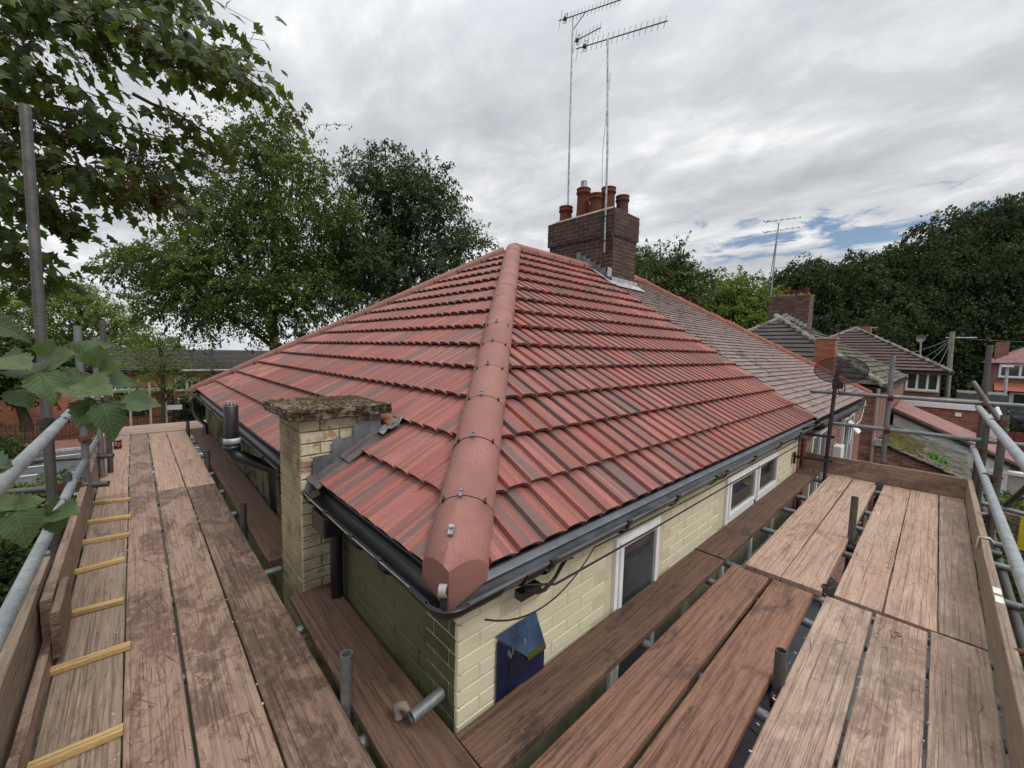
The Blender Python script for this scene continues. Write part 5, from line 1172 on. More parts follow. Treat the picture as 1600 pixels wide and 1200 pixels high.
# telegraph pole, wires, street lamp
tp = thing('telegraph_pole', 'grey wooden telegraph pole with wires fanning out beside the brown roofed house', 'telegraph pole', (39.2, -1.5, -5))
MB().tube([(39.0, -1.62, -5), (39.38, -1.49, 2.75)], [.16, .12], 8).build('pole', m_plain('pole_wood', (.24, .22, .18), .9, var=.2), tp)
MB().tube([(39.38, -1.2, 2.35), (39.38, -2.6, 2.35)], .05, 6).build('arm', ALU, tp)
for e_ in ((33.5, 1.2, .9), (33.3, .2, .5), (33, -.3, .3), (32, -.9, .2)): MB().tube(catenary((39.38, -1.5, 2.35), e_, .18, 8), .014, 4).build('wire', ALU_DARK, tp)
MB().tube(catenary((39.38, -1.6, 2.35), (52, -12, 2.6), .25, 8), .012, 4).build('wire', ALU_DARK, tp)
sl = thing('street_lamp', 'slim pale street lamp in front of the distant porch', 'street lamp', (40, -3.9, -5))
b_ = on(1572, 640, 0, 38); tp_ = on(1574, 572, 0, 38)
MB().tube([Vector((b_.x, b_.y, -5)), tp_], .07, 8).build('post', m_plain('lamp_grey', (.40, .45, .50), .6), sl); MB().obox(tp_, .3, .5, .12).build('lamp_head', WHITEPVC, sl)

# gardens on the right: walls, fences, bits and pieces
def slab(name, label, cat, a, b, mat, group=None, bev=.01):
    o = MB().box(a, b).build(name, mat, None, loc=((a[0] + b[0]) / 2, (a[1] + b[1]) / 2, min(a[2], b[2])), bevel=bev); return tag(o, label, cat, group)
gw = thing('garden_wall', 'cream rendered garden wall with white coping beyond the rail', 'garden wall', (17, -3.5, -5))
MB().box((21.1, -7.5, -5), (21.35, -1.95, -3.05)).build('render', m_plain('cream_render', (.42, .39, .31), .9, var=.12), gw); MB().box((21.03, -7.5, -3.05), (21.42, -1.9, -2.95)).build('coping', WHITEPVC, gw)
fn = thing('fence', 'dark red board fence panels behind the cream garden wall', 'fence', (27, -5, -5))
RF = m_plain('red_stain', (.16, .03, .025), .8, var=.2)
for i in range(14): MB().box((26.0, -2.75 - i * .36, -4.5), (26.04, -2.75 - i * .36 - .34, -2.1)).build('fence_board', RF, fn)
for i in range(3): MB().box((25.96, -2.8 - i * 1.85, -5), (26.1, -2.93 - i * 1.85, -2.0)).build('post', CONCRETE, fn)
sh = slab('shed', 'weathered grey shed wall behind the outbuilding roof', 'shed', (34, -3.8, -5), (37, -1.9, -1.0), m_plain('shed_grey', (.13, .13, .13), .9, var=.3))
cv = thing('canopy', 'dark glass veranda roof beyond the top rail', 'canopy', (31, -6, -5))
MB().add([(28.5, -3.6, -1.75), (28.5, -8, -1.75), (31.5, -8, -1.35), (31.5, -3.6, -1.35)], [(0, 1, 2, 3)]).build('roof_panes', GLASS, cv)
for i in range(5): MB().box((28.45, -3.6 - i * 1.05, -1.80), (31.5, -3.68 - i * 1.05, -1.70)).build('rafter', BLACKPVC, cv)
MB().box((28.4, -8, -1.95), (28.5, -3.55, -1.75)).build('beam', BLACKPVC, cv)
for y in (-3.7, -6.6): MB().box((28.4, y, -5), (28.52, y - .12, -1.9)).build('post', BLACKPVC, cv)
um = thing('parasol', 'closed white parasol standing in the garden behind the rail', 'parasol', (24.5, -3.1, -5))
pu = on(1556, 655, 0, 24.5); MB().lathe((pu.x, pu.y, pu.z - .8), [(.10, 0), (.22, .25), (.2, .9), (.02, 1.35)], 8).build('canopy', WHITEPVC, um); MB().tube([(pu.x, pu.y, -5), (pu.x, pu.y, pu.z)], .03, 6).build('pole', WHITEPVC, um)
# rubble retaining wall, railings, yellow notice, red tarp
rw = thing('rubble_wall', 'dark rubble stone wall below the lower rail at the right', 'wall', (13, -3.3, -5))
MB().box((16.6, -7, -5), (17.0, -2.1, -3.35)).build('core', DARKWALL, rw); STN = m_mossy('rubble_stone', (.15, .11, .095), (.09, .10, .04), .3, (.24, .17, .14))
rr = random.Random(5)
for r in range(11):
    y = -2.1
    while y > -4.6:
        l = rr.uniform(.16, .36); me = rough_box((-.04, -l / 2 + .01, -.07), (.04, l / 2 - .01, .07), 1, .012, rr.random()).mesh('stone'); me.materials.append(STN)
        put('stone', me, rw, (16.58, y - l / 2, -4.9 + r * .15)); y -= l
rl = thing('railings', 'black iron railings in front of the rubble wall', 'railings', (15, -3, -5))
for z_ in (-4.0, -4.75): MB().box((15.0, -5.5, z_), (15.04, -2.3, z_ + .04)).build('rail', DARKSTEEL, rl)
for i in range(20): MB().box((15.0, -2.4 - i * .15, -5), (15.025, -2.425 - i * .15, -3.9)).build('bar', DARKSTEEL, rl)
sg = thing('notice', 'bright yellow notice fixed to the railings at the right edge', 'sign', (14.9, -2.95, -4.2))
p_ = on(1592, 830, 0, 14.95); MB().box((14.93, p_.y - .55, p_.z - .45), (14.96, p_.y - .0, p_.z + .45)).build('plate', m_plain('yellow', (.55, .42, .02), .6), sg)
for k in range(3): MB().box((14.92, p_.y - .5, p_.z + .12 - k * .15), (14.93, p_.y - .12, p_.z + .19 - k * .15)).build('printed_bar', m_plain('black_print', (.02, .02, .02), .7), sg)
o = plate('red_sheet', [on(1583, 858, 2, -4.6), on(1640, 870, 2, -4.6), on(1640, 905, 2, -4.6), on(1592, 888, 2, -4.5)], .04, (0, 0, 1), RF, None); tag(o, 'crumpled dark red sheet on the ground past the outer rail', 'sheet')
pt = MB()
for i in range(340):
    p = Vector((random.uniform(2.2, 9), random.uniform(-4.2, -1.9), -4.98)); pt.obox(p + Vector((0, 0, .02)), random.uniform(.08, .3), random.uniform(.06, .2), .07, Matrix.Rotation(random.uniform(0, 3), 3, 'Z') @ Matrix.Rotation(random.uniform(-.3, .3), 3, 'X'))
tag(pt.build('rubble', m_mossy('tile_rubble', (.28, .14, .115), (.13, .12, .11), .4, (.36, .20, .17))), 'broken tiles and rubble strewn on the ground below the right rails', 'rubble', kind='stuff')

# ------------------------------------------------------------------ left: flats, railings, signs
fl = thing('block_of_flats', 'two storey orange brick flats with grey tiled roof beyond the road', 'flats', (4, 46, -7))
FY = 44
MB().box((-9, FY, -8), (16, FY + 9, -1.6)).build('wall', m_brickwall('flats_brickwork', (.50, .16, .085), (.40, .125, .07), (.36, .24, .18)), fl)
rfl = MB().add([(-9.4, FY - .4, -1.65), (16.4, FY - .4, -1.65), (16.4, FY + 9.4, -1.65), (-9.4, FY + 9.4, -1.65), (-9.4, FY + 4.5, .1), (16.4, FY + 4.5, .1)], [(0, 1, 5, 4), (2, 3, 4, 5), (3, 0, 4), (1, 2, 5), (3, 2, 1, 0)]).build('roof', FASCIA, fl)
lay_tiles(rfl, Vector((-9.4, FY - .4, -1.63)), Vector((1, 0, 0)), Vector((0, math.cos(.343), math.sin(.343))), Vector((0, -math.sin(.343), math.cos(.343))), lambda v: 0, lambda v: 25.8, 5.2, .42, .33, .4, .10, .06, m_mossy('grey_flats_tile', (.10, .092, .088), (.11, .11, .08), .2, (.14, .125, .12)), 0, 'roof_tiles', seed=31, jit=.006)
MB().box((-9.4, FY - .5, -1.78), (16.4, FY - .35, -1.62)).build('gutter', BLACKPVC, fl)
for (px, py, w_, h_) in ((293, 600, 1.7, 1.1), (300, 602, .9, 1.0), (180, 600, 1.6, 1.0), (346, 592, 1.2, .7), (297, 632, 1.7, 1.2), (340, 636, 1.2, 1.0), (150, 630, 1.4, 1.1)):
    p = on(px, py, 1, FY); win_box('window', (p.x, FY - .03, p.z), (1, 0, 0), (0, -1, 0), w_, h_, 1, .1, parent=fl)
p = on(210, 625, 1, FY); dr_ = MB().box((p.x - .9, FY - .08, p.z - 1.3), (p.x + .9, FY + .02, p.z + .7)).build('doorway', DARKSTEEL, fl); MB().box((p.x - .35, FY - .12, p.z - 1.2), (p.x + .35, FY - .09, p.z + .5)).build('door_pane', GLASS, dr_)
MB().box((p.x - 1.6, FY - 1.1, p.z + .75), (p.x + 2.4, FY, p.z + .95)).build('canopy', CONCRETE, fl)
for px in (270, 258): q = on(px, 620, 1, FY); MB().tube([(q.x, FY - .08, -1.7), (q.x, FY - .08, -7)], .06, 6).build('downpipe', BLACKPVC, fl)
fe = thing('iron_railings', 'black iron railings along the lawn across the road', 'railings', (0, 32.6, -5))
for z_ in (-3.95, -4.7): MB().box((-16, 32.58, z_), (9, 32.63, z_ + .045)).build('rail', DARKSTEEL, fe)
bs = MB()
for i in range(150): bs.box((-14 + i * .15, 32.6, -4.95), (-14 + i * .15 + .02, 32.62, -3.75))
bs = bs.build('bars', DARKSTEEL, fe); bs['kind'] = 'stuff'
for i in range(8): MB().box((-14 + i * 2.9, 32.56, -4.95), (-13.93 + i * 2.9, 32.64, -3.65)).build('post', DARKSTEEL, fe)
bo = thing('lamp_column', 'short grey pointed street column between the flats and the platform end', 'post', (1.1, 30.5, -5))
q = on(257, 640, 1, 30); MB().tube([(q.x, 30, -5), (q.x, 30, q.z), (q.x, 30, q.z + .7), (q.x, 30, q.z + 1.25)], [.14, .13, .12, .03], 8).build('column', CONCRETE, bo)
sn = thing('street_sign', 'small white street sign on a post in front of the flats', 'sign', (1.6, 30, -5)); q = on(264, 637, 1, 29.8)
MB().box((q.x - .1, 29.8, q.z - .14), (q.x + .6, 29.84, q.z + .14)).build('plate', WHITEPVC, sn); MB().tube([(q.x + .25, 29.86, -5), (q.x + .25, 29.86, q.z)], .03, 5).build('post', DARKSTEEL, sn)
gp = []
for px, t_ in ((233, 598), (202, 610)):
    q = on(px, t_, 1, 27); o = MB().tube([(q.x, 27, -5), q], .05, 8).build('timber_post', m_plain('post_timber', (.34, .28, .2), .9), None, loc=(q.x, 27, -5)); tag(o, 'slender timber post in front of the flats, %s' % ('nearer the small tree' if px == 233 else 'nearer the doorway'), 'post')
# ------------------------------------------------------------------ trees and shrubs
def leaf_mesh(name, P, Dv, Nv, size, rnd, mat, shape='quad', parent=None, loc=Vector((0, 0, 0)), aspect=.55):
    """many small leaves in one mesh: P centres, Dv leaf axes, Nv normals (numpy arrays)"""
    n = len(P); Dv = Dv / (np.linalg.norm(Dv, axis=1, keepdims=True) + 1e-9); S = np.cross(Nv, Dv); S /= (np.linalg.norm(S, axis=1, keepdims=True) + 1e-9); sz = np.asarray(size).reshape(-1, 1)
    Nn_ = np.cross(Dv, S)
    if shape == 'quad':
        a = P - Dv * sz * .5; b = P + S * sz * aspect * .5 + Nn_ * sz * .06; c = P + Dv * sz * .5; d = P - S * sz * aspect * .5 + Nn_ * sz * .06
        V_ = np.stack([a, b, c, d], 1).reshape(-1, 3); k = 4; F = np.arange(n * 4); tot = n; per = 4
    co = (V_ - np.array(loc)).astype(np.float32)
    me = bpy.data.meshes.new(name); me.vertices.add(len(co)); me.vertices.foreach_set('co', co.ravel()); me.loops.add(len(F)); me.loops.foreach_set('vertex_index', F.astype(np.int32))
    me.polygons.add(tot); me.polygons.foreach_set('loop_start', np.arange(0, len(F), per, dtype=np.int32)); me.polygons.foreach_set('loop_total', np.full(tot, per, dtype=np.int32))
    at_ = me.attributes.new('rnd', 'FLOAT', 'FACE'); at_.data.foreach_set('value', np.asarray(rnd, dtype=np.float32)); me.update(calc_edges=True); me.materials.append(mat)
    o = bpy.data.objects.new(name, me); col.objects.link(o)
    if parent is not None: o.parent = parent; o.location = Vector(loc) - wloc(parent)
    else: o.location = loc
    return o
def lobe(px, py, d, rx, ry, rd=None):
    c = np.array(at(px, py, d)); k = d / 627.911; return (c, rx * k, (rd or rx) * k, ry * k)
def tree(label, lobes, base, mat, nspray=900, per=34, leaf=.15, slen=1.2, droop=.35, name='tree', group=None, trunk_r=.3, limbs=True, inner=.35, bark=None, wisps=()):
    nspray = int(nspray * 1.9); leaf *= 1.28; base = Vector(base); t = thing(name, label, 'tree' if 'tree' in name else 'shrub', base, group)
    main_l = lobes; lobes = list(lobes)
    for c_, a_1, a_2, a_3 in main_l:      # bough clumps standing proud of each main mass
        for k in range(9):
            g_ = rng.normal(size=3); g_[2] = abs(g_[2]) * .9 - .25; g_ /= np.linalg.norm(g_); f_ = rng.uniform(.26, .46)
            lobes.append((c_ + g_ * np.array([a_1, a_2, a_3]) * rng.uniform(.72, 1.0), a_1 * f_, a_2 * f_, a_3 * f_))
    vols = np.array([l[1] * l[2] * l[3] for l in lobes]) ** (2 / 3); pr_ = vols / vols.sum()
    ids = rng.choice(len(lobes), nspray, p=pr_); C_ = np.array([lobes[i][0] for i in ids]); Rr = np.array([[lobes[i][1], lobes[i][2], lobes[i][3]] for i in ids])
    g = rng.normal(size=(nspray, 3)); g /= np.linalg.norm(g, axis=1, keepdims=True)
    inn = rng.random(nspray) < inner; rad = np.where(inn, rng.uniform(.2, .75, nspray), np.clip(rng.normal(.86, .12, nspray), .5, 1.06))[:, None]
    # lumpy outline
    lump = 1 + .16 * np.sin(g[:, :1] * 5 + ids[:, None]) * np.cos(g[:, 1:2] * 6 + g[:, 2:] * 4)
    O = C_ + g * Rr * rad * lump; D = g * np.array([1, 1, .6]) + rng.normal(size=(nspray, 3)) * .45; D[:, 2] -= droop * .6; D /= np.linalg.norm(D, axis=1, keepdims=True)
    tt = rng.random((nspray, per)); L_ = slen * rng.uniform(.5, 1.4, (nspray, 1))
    side = np.cross(D, np.array([0, 0, 1.0])); side /= (np.linalg.norm(side, axis=1, keepdims=True) + 1e-9)
    wd = (rng.normal(size=(nspray, per)) * .28 * L_ * (1.1 - tt))
    P = O[:, None] + D[:, None] * (tt * L_)[..., None] + side[:, None] * wd[..., None]; P[..., 2] += -droop * (tt * L_) ** 2 * .5 - np.abs(wd) * .25 + rng.normal(size=(nspray, per)) * .07 * slen
    P = P.reshape(-1, 3); n = len(P)
    LD = np.repeat(D, per, 0) * .6 + rng.normal(size=(n, 3)) * .6; LD[:, 2] -= droop; N_ = rng.normal(size=(n, 3)) * .55 + np.array([0, 0, 1.0])
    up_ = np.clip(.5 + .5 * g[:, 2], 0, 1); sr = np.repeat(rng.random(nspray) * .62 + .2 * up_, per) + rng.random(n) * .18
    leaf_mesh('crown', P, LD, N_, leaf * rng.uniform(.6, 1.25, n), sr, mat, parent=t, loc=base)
    m = MB(); top = Vector(np.mean([l[0] for l in lobes], 0)); big = max(main_l, key=lambda l: l[0][2]); lobes = main_l
    tip = Vector(big[0]); kk = 7; pts = [base.lerp(tip, i / kk) + Vector((random.uniform(-.12, .12), random.uniform(-.12, .12), 0)) * (0 if i == 0 else 1) for i in range(kk + 1)]
    pts = [Vector((base.x + (p.x - base.x) * (i / kk) ** 1.0, base.y + (p.y - base.y) * (i / kk), p.z)) for i, p in enumerate(pts)]
    m.tube(pts, [trunk_r * (1 - .85 * i / kk) for i in range(kk + 1)], 9)
    if limbs:
        for l in lobes:
            e_ = Vector(l[0]); f = random.uniform(.3, .6); s_ = pts[0].lerp(pts[-1], f); m.tube([s_, s_.lerp(e_, .5) + Vector((0, 0, .3)), e_], [trunk_r * .45, trunk_r * .28, trunk_r * .08], 6)
            for _ in range(5):
                q = e_ + Vector([random.uniform(-1, 1) * l[1 + i] * .85 for i in range(3)]); m.tube([s_.lerp(e_, .6), e_.lerp(q, .4), q], [trunk_r * .18, trunk_r * .1, .015], 5)
    for a, b, c in wisps:
        m.tube([a, b, c], [.03, .018, .008], 5)
    m.build('trunk', bark or BARK, t)
    if wisps:
        PP = []; 
        for a, b, c in wisps:
            for k in range(60):
                s = random.random(); p = (a.lerp(b, s * 2) if s < .5 else b.lerp(c, s * 2 - 1)); PP.append(np.array(p) + rng.normal(size=3) * np.array([.16, .16, .14]) + np.array([0, 0, -.1]))
        PP = np.array(PP); n = len(PP); leaf_mesh('foliage', PP, rng.normal(size=(n, 3)) + np.array([0, 0, -.8]), rng.normal(size=(n, 3)) + np.array([0, 0, .6]), leaf * rng.uniform(.6, 1.1, n), rng.random(n), mat, parent=t, loc=base)['kind'] = 'stuff'
    return t
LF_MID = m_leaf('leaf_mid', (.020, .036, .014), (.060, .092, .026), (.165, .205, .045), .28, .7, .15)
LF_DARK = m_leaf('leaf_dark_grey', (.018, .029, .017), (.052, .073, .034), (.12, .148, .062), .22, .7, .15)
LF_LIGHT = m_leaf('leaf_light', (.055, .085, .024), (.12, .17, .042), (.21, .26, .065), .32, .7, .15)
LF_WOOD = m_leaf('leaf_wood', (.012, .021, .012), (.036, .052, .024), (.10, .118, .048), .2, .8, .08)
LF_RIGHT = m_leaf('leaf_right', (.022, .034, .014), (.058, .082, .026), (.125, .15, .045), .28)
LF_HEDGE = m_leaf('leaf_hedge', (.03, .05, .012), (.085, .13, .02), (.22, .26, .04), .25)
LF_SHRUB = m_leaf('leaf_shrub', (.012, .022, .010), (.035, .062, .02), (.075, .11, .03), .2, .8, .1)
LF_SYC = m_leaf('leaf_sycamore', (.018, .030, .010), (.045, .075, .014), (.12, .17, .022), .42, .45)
def gz(x, y): 
    s = min(max((y - 31) / 15, 0), 1); return -5.02 - 2.6 * s * s * (3 - 2 * s)
w_ = lambda a, b, c: (at(*a), at(*b), at(*c))
tree('tallest leafy tree left of the roof, with thin twigs waving above its crown', [lobe(430, 275, 26, 80, 75), lobe(470, 340, 25.5, 75, 90), lobe(360, 370, 26, 80, 75), lobe(300, 425, 26, 85, 45), lobe(400, 440, 25, 110, 85), lobe(470, 470, 25, 70, 80), lobe(330, 480, 26, 90, 42), lobe(240, 415, 27, 60, 22), lobe(425, 235, 26, 45, 40)],
     at(420, 640, 27) * 1.0 if False else Vector((at(430, 600, 27).x, at(430, 600, 27).y, -6)), LF_MID, 1500, 34, .155, 1.15, .5, group='trees behind the house', trunk_r=.38,
     wisps=[w_((420, 240, 26), (405, 205, 26), (345, 178, 26)), w_((425, 230, 26), (418, 190, 26), (412, 160, 26)), w_((470, 235, 26), (500, 195, 26), (545, 195, 26)), w_((350, 300, 26), (320, 260, 26), (300, 240, 26)), w_((480, 290, 26), (520, 262, 26), (560, 250, 26)), w_((260, 410, 27), (200, 415, 27), (135, 432, 27))])
tree('dense grey green rounded tree directly behind the left slope of the new roof', [lobe(610, 305, 31, 60, 60), lobe(660, 340, 31, 65, 60), lobe(570, 360, 31, 60, 60), lobe(625, 420, 30, 100, 70), lobe(710, 390, 31, 45, 28), lobe(560, 430, 30, 70, 60), lobe(735, 370, 31, 28, 12)],
     Vector((at(620, 600, 32).x, at(620, 600, 32).y, -6)), LF_DARK, 1250, 34, .17, 1.3, .35, group='trees behind the house', trunk_r=.4)
tree('small open hazel tree with forked stem in front of the flats', [lobe(262, 555, 23, 45, 38), lobe(225, 575, 23, 40, 30), lobe(300, 580, 23, 42, 34), lobe(262, 600, 22.5, 60, 22), lobe(250, 525, 23, 30, 30)],
     Vector((at(255, 650, 23).x, at(255, 650, 23).y, -5)), LF_LIGHT, 170, 24, .085, .9, .25, group='trees by the road', trunk_r=.13)
tree('light green tree crown above the left railings, leaning down to the flats', [lobe(60, 490, 38, 90, 50), lobe(130, 485, 38, 55, 42), lobe(185, 520, 38, 45, 35), lobe(150, 555, 37, 80, 40), lobe(225, 545, 38, 40, 24), lobe(20, 540, 37, 80, 60), lobe(100, 590, 36, 90, 40)],
     Vector((at(90, 600, 42).x, at(90, 600, 42).y, -7)), LF_LIGHT, 1100, 32, .19, 1.4, .4, group='trees by the road', trunk_r=.5)
tree('dark tree mass at the left edge behind the tall scaffold upright', [lobe(10, 570, 24, 60, 38), lobe(95, 570, 26, 40, 30), lobe(-50, 560, 24, 80, 80)],
     Vector((at(40, 640, 25).x, at(40, 640, 25).y, -5)), LF_SHRUB, 520, 30, .17, 1.2, .4, group='trees by the road', trunk_r=.3)
tree('low bushy tree by the foot of the flats, seen under the gutter end', [lobe(305, 640, 28, 26, 18), lobe(330, 645, 28, 28, 20)], Vector((at(310, 660, 28).x, at(310, 660, 28).y, -6)), LF_SHRUB, 160, 28, .15, .8, .2, name='shrub', group='shrubs by the road', trunk_r=.1)
tree('wind blown tree just right of the near chimney', [lobe(1025, 420, 33, 38, 30), lobe(1070, 435, 33, 30, 20), lobe(1010, 445, 33, 40, 30), lobe(1040, 460, 33, 50, 30)], Vector((at(1030, 560, 33).x, at(1030, 560, 33).y, -5)), LF_RIGHT, 420, 28, .2, 1.5, .2, group='trees on the right', trunk_r=.3,
     wisps=[w_((1020, 410, 33), (1015, 395, 33), (1032, 375, 33)), w_((1070, 430, 33), (1085, 415, 33), (1108, 425, 33)), w_((1040, 405, 33), (1055, 400, 33), (1075, 398, 33))])
tree('round pale green tree between the two chimney stacks', [lobe(1140, 465, 42, 50, 32), lobe(1105, 480, 42, 35, 28), lobe(1175, 480, 42, 38, 32), lobe(1140, 505, 41, 60, 30)], Vector((at(1140, 560, 42).x, at(1140, 560, 42).y, -5)), LF_LIGHT, 520, 30, .24, 1.6, .3, group='trees on the right', trunk_r=.35)
tree('broad dark tree rising behind the mossy second chimney', [lobe(1290, 440, 55, 70, 38), lobe(1250, 465, 54, 60, 45), lobe(1330, 480, 54, 70, 55), lobe(1290, 520, 52, 100, 45), lobe(1345, 415, 56, 35, 22)], Vector((at(1290, 600, 55).x, at(1290, 600, 55).y, -5)), LF_WOOD, 900, 34, .32, 2.4, .6, group='trees on the right', trunk_r=.5)
for lab, lb, mt in (('first of the tall dark woodland trees, its crown dipping towards the sky gap', [lobe(1400, 425, 58, 50, 40), lobe(1395, 480, 55, 60, 60), lobe(1430, 520, 54, 70, 60), lobe(1360, 520, 55, 60, 60)], LF_WOOD),
                    ('tall dark woodland tree above the brown roofed house', [lobe(1470, 385, 57, 60, 40), lobe(1450, 440, 54, 70, 60), lobe(1490, 500, 52, 80, 70), lobe(1440, 560, 54, 70, 50)], LF_WOOD),
                    ('highest woodland tree at the upper right edge', [lobe(1560, 360, 55, 70, 42), lobe(1620, 350, 55, 80, 50), lobe(1550, 430, 52, 90, 70), lobe(1620, 470, 52, 90, 80)], LF_WOOD),
                    ('low dark woodland tree behind the telegraph pole', [lobe(1510, 560, 50, 60, 60), lobe(1560, 530, 52, 70, 60), lobe(1640, 560, 54, 80, 70), lobe(1480, 600, 50, 40, 40)], LF_SHRUB),
                    ('dark wood closing the gap between the third and fourth houses', [lobe(1400, 570, 60, 80, 50), lobe(1520, 500, 62, 120, 90), lobe(1300, 560, 62, 80, 40), lobe(1720, 450, 58, 120, 110)], LF_WOOD)):
    c = lb[1][0]; tree(lab, lb, (c[0], c[1], -5), mt, 1000, 34, .33, 2.6, .75, group='trees on the right', trunk_r=.5, inner=.45)
# shrubs: left below the rails
def shrub(label, lb, mat, ns, per, leaf, slen, group='garden shrubs below the scaffold', droop=.2): 
    c = np.mean([l[0] for l in lb], 0); return tree(label, lb, (c[0], c[1], -5), mat, ns, per, leaf, slen, droop, name='shrub', group=group, trunk_r=.06, inner=.5)
shrub('bright yellow green hedge below the left guard rails', [lobe(60, 790, 9, 70, 26), lobe(10, 800, 9, 60, 28), lobe(110, 810, 9, 30, 24)], LF_HEDGE, 400, 26, .075, .35)
shrub('dark ivy mass under the lower left rail', [lobe(60, 870, 7.5, 90, 55), lobe(20, 960, 7, 80, 70), lobe(130, 830, 8, 50, 50)], LF_SHRUB, 420, 26, .09, .4)
shrub('sparse dark shrub beside the road edge', [lobe(112, 752, 13, 26, 14)], LF_SHRUB, 40, 18, .08, .4)
shrub('dark clipped bushes at the left edge in front of the railings', [lobe(0, 700, 19, 36, 22), lobe(-10, 740, 18, 40, 26)], LF_SHRUB, 170, 26, .11, .6)
shrub('yellow green hedge behind the railings across the road', [lobe(60, 640, 34, 70, 12), lobe(130, 645, 34, 50, 10), lobe(0, 640, 34, 40, 14)], LF_HEDGE, 300, 26, .16, .7, group='shrubs by the road')
shrub('green shrubs under the far rails seen between the right boards and wall', [lobe(1545, 790, 12, 22, 24), lobe(1535, 830, 11, 16, 20)], LF_HEDGE, 130, 22, .08, .35)
shrub('leafy bush past the outer right rail near the red sheet', [lobe(1600, 920, 9, 40, 36), lobe(1585, 800, 13, 30, 16)], LF_SHRUB, 220, 22, .08, .35)
shrub('green bush beside the outbuilding, behind the leaning tube', [lobe(1525, 660, 25, 12, 18), lobe(1518, 640, 26, 10, 10)], LF_RIGHT, 120, 22, .12, .5, group='garden shrubs on the right')
shrub('dark garden hedge behind the closed parasol', [lobe(1585, 660, 28, 40, 20), lobe(1620, 690, 26, 40, 30)], LF_SHRUB, 240, 24, .13, .6, group='garden shrubs on the right')

# overhanging sycamore: trunk out of frame to the left
syc = thing('sycamore_tree', 'sycamore overhanging the left platform, with lobed leaves and brown seed bunches', 'tree', (-5.2, 1.6, -5.02))
def syc_leaf():
    pts = [(0, 0), (.10, -.13), (.30, -.42), (.40, -.22), (.55, -.50), (.66, -.22), (.78, -.12), (1.0, 0), (.78, .12), (.66, .22), (.55, .50), (.40, .22), (.30, .42), (.10, .13)]
    vs = [(x, y, -.12 * x * x - .22 * abs(y)) for x, y in pts] + [(.42, 0, .03)]; n = len(pts)
    me = bpy.data.meshes.new('leaf'); me.from_pydata(vs, [], [(i, (i + 1) % n, n) for i in range(n)]); return me, np.array(vs), [(i, (i + 1) % n, n) for i in range(n)]
sme, sv, sf = syc_leaf(); sme.materials.append(LF_SYC); a_ = sme.attributes.new('rnd', 'FLOAT', 'FACE'); a_.data.foreach_set('value', np.full(len(sf), .5, dtype=np.float32))
smes = []
for k in range(6):
    m_ = sme.copy(); m_.attributes['rnd'].data.foreach_set('value', np.full(len(sf), .1 + k * .16, dtype=np.float32)); smes.append(m_)
B = MB(); LP = []; SEED = []
twigs = []
def spray(a, b, n, spread=.28, r0=.02, seeds=2, sag=.12):
    a, b = at(*a), at(*b); pts = [a.lerp(b, i / 6) + Vector((0, 0, -sag * (i / 6) ** 2 + sag * .5 * math.sin(i * .5))) + Vector([random.uniform(-.03, .03) for _ in range(3)]) for i in range(7)]
    B.tube(pts, [r0 * (1 - .8 * i / 6) for i in range(7)], 6)
    for k in range(int(n * 1.4)):
        s = random.random() ** .8 * 6; i = min(int(s), 5); p = pts[i].lerp(pts[i + 1], s - i); off = Vector([random.gauss(0, spread) for _ in range(3)]); off.z = off.z * .55 - spread * .35
        q = p + off; dirv = (off.normalized() * .7 + Vector((random.gauss(0, .3), random.gauss(0, .3), -.85)) + (b - a).normalized() * .35)
        LP.append((q, dirv, Vector((random.gauss(0, .6), random.gauss(0, .6), .9))))
        if k % 3 == 0: twigs.append((p, q))
    for k in range(seeds):
        s = random.uniform(1.5, 6); i = min(int(s), 5); SEED.append(pts[i].lerp(pts[i + 1], s - i) + Vector((random.gauss(0, .1), random.gauss(0, .1), -.1)))
for a, b, n, sp, sd_n in [((-160, -110, 3.6), (395, 95, 4.1), 210, .23, 10), ((-120, -120, 4.2), (330, -20, 4.6), 170, .30, 2), ((-150, -60, 3.4), (330, 85, 3.9), 180, .19, 10), ((-100, -160, 4.6), (400, 60, 4.8), 130, .25, 4),
                       ((-150, 30, 3.8), (150, 60, 4.2), 100, .22, 5), ((-120, 60, 3.4), (140, 130, 3.8), 80, .18, 4), ((-150, 120, 4.2), (330, 225, 4.8), 95, .15, 12), ((-150, 130, 4.0), (290, 265, 4.6), 130, .18, 16), ((-150, 180, 3.8), (240, 300, 4.3), 110, .16, 16),
                       ((-150, 200, 4.6), (205, 290, 5.0), 110, .24, 8), ((-150, 260, 4.4), (110, 320, 4.8), 80, .18, 6), ((-150, 300, 4.2), (50, 390, 4.6), 100, .18, 6), ((-150, 350, 4.6), (40, 430, 5.0), 70, .18, 3), ((-150, 230, 5.2), (60, 330, 5.5), 90, .24, 3),
                       ((300, 80, 4.2), (475, 180, 4.6), 34, .09, 4), ((210, 150, 4.4), (375, 232, 4.9), 34, .08, 7), ((30, 280, 4.5), (130, 365, 4.9), 26, .09, 4), ((150, 260, 4.0), (300, 310, 4.3), 46, .12, 8), ((60, 400, 5), (110, 440, 5.2), 16, .1, 1), ((-150, -60, 5.4), (300, 60, 5.8), 150, .35, 2)]:
    spray(a, b, n, sp, seeds=int(sd_n * 1.8))
main = at(-150, 60, 4.2)
for e_ in ((-150, -60, 4.2), (-150, 120, 4.1), (-150, 260, 4.4)): B.tube([Vector((-5.2, 1.6, -.5)), Vector((-4.8, 1.8, 1.2)), at(*e_)], [.16, .10, .03], 8)
B.tube([Vector((-5.2, 1.6, -5.02)), Vector((-5.15, 1.6, -2)), Vector((-5.2, 1.6, 2.5)), Vector((-5.0, 1.9, 6))], [.34, .27, .2, .08], 12)
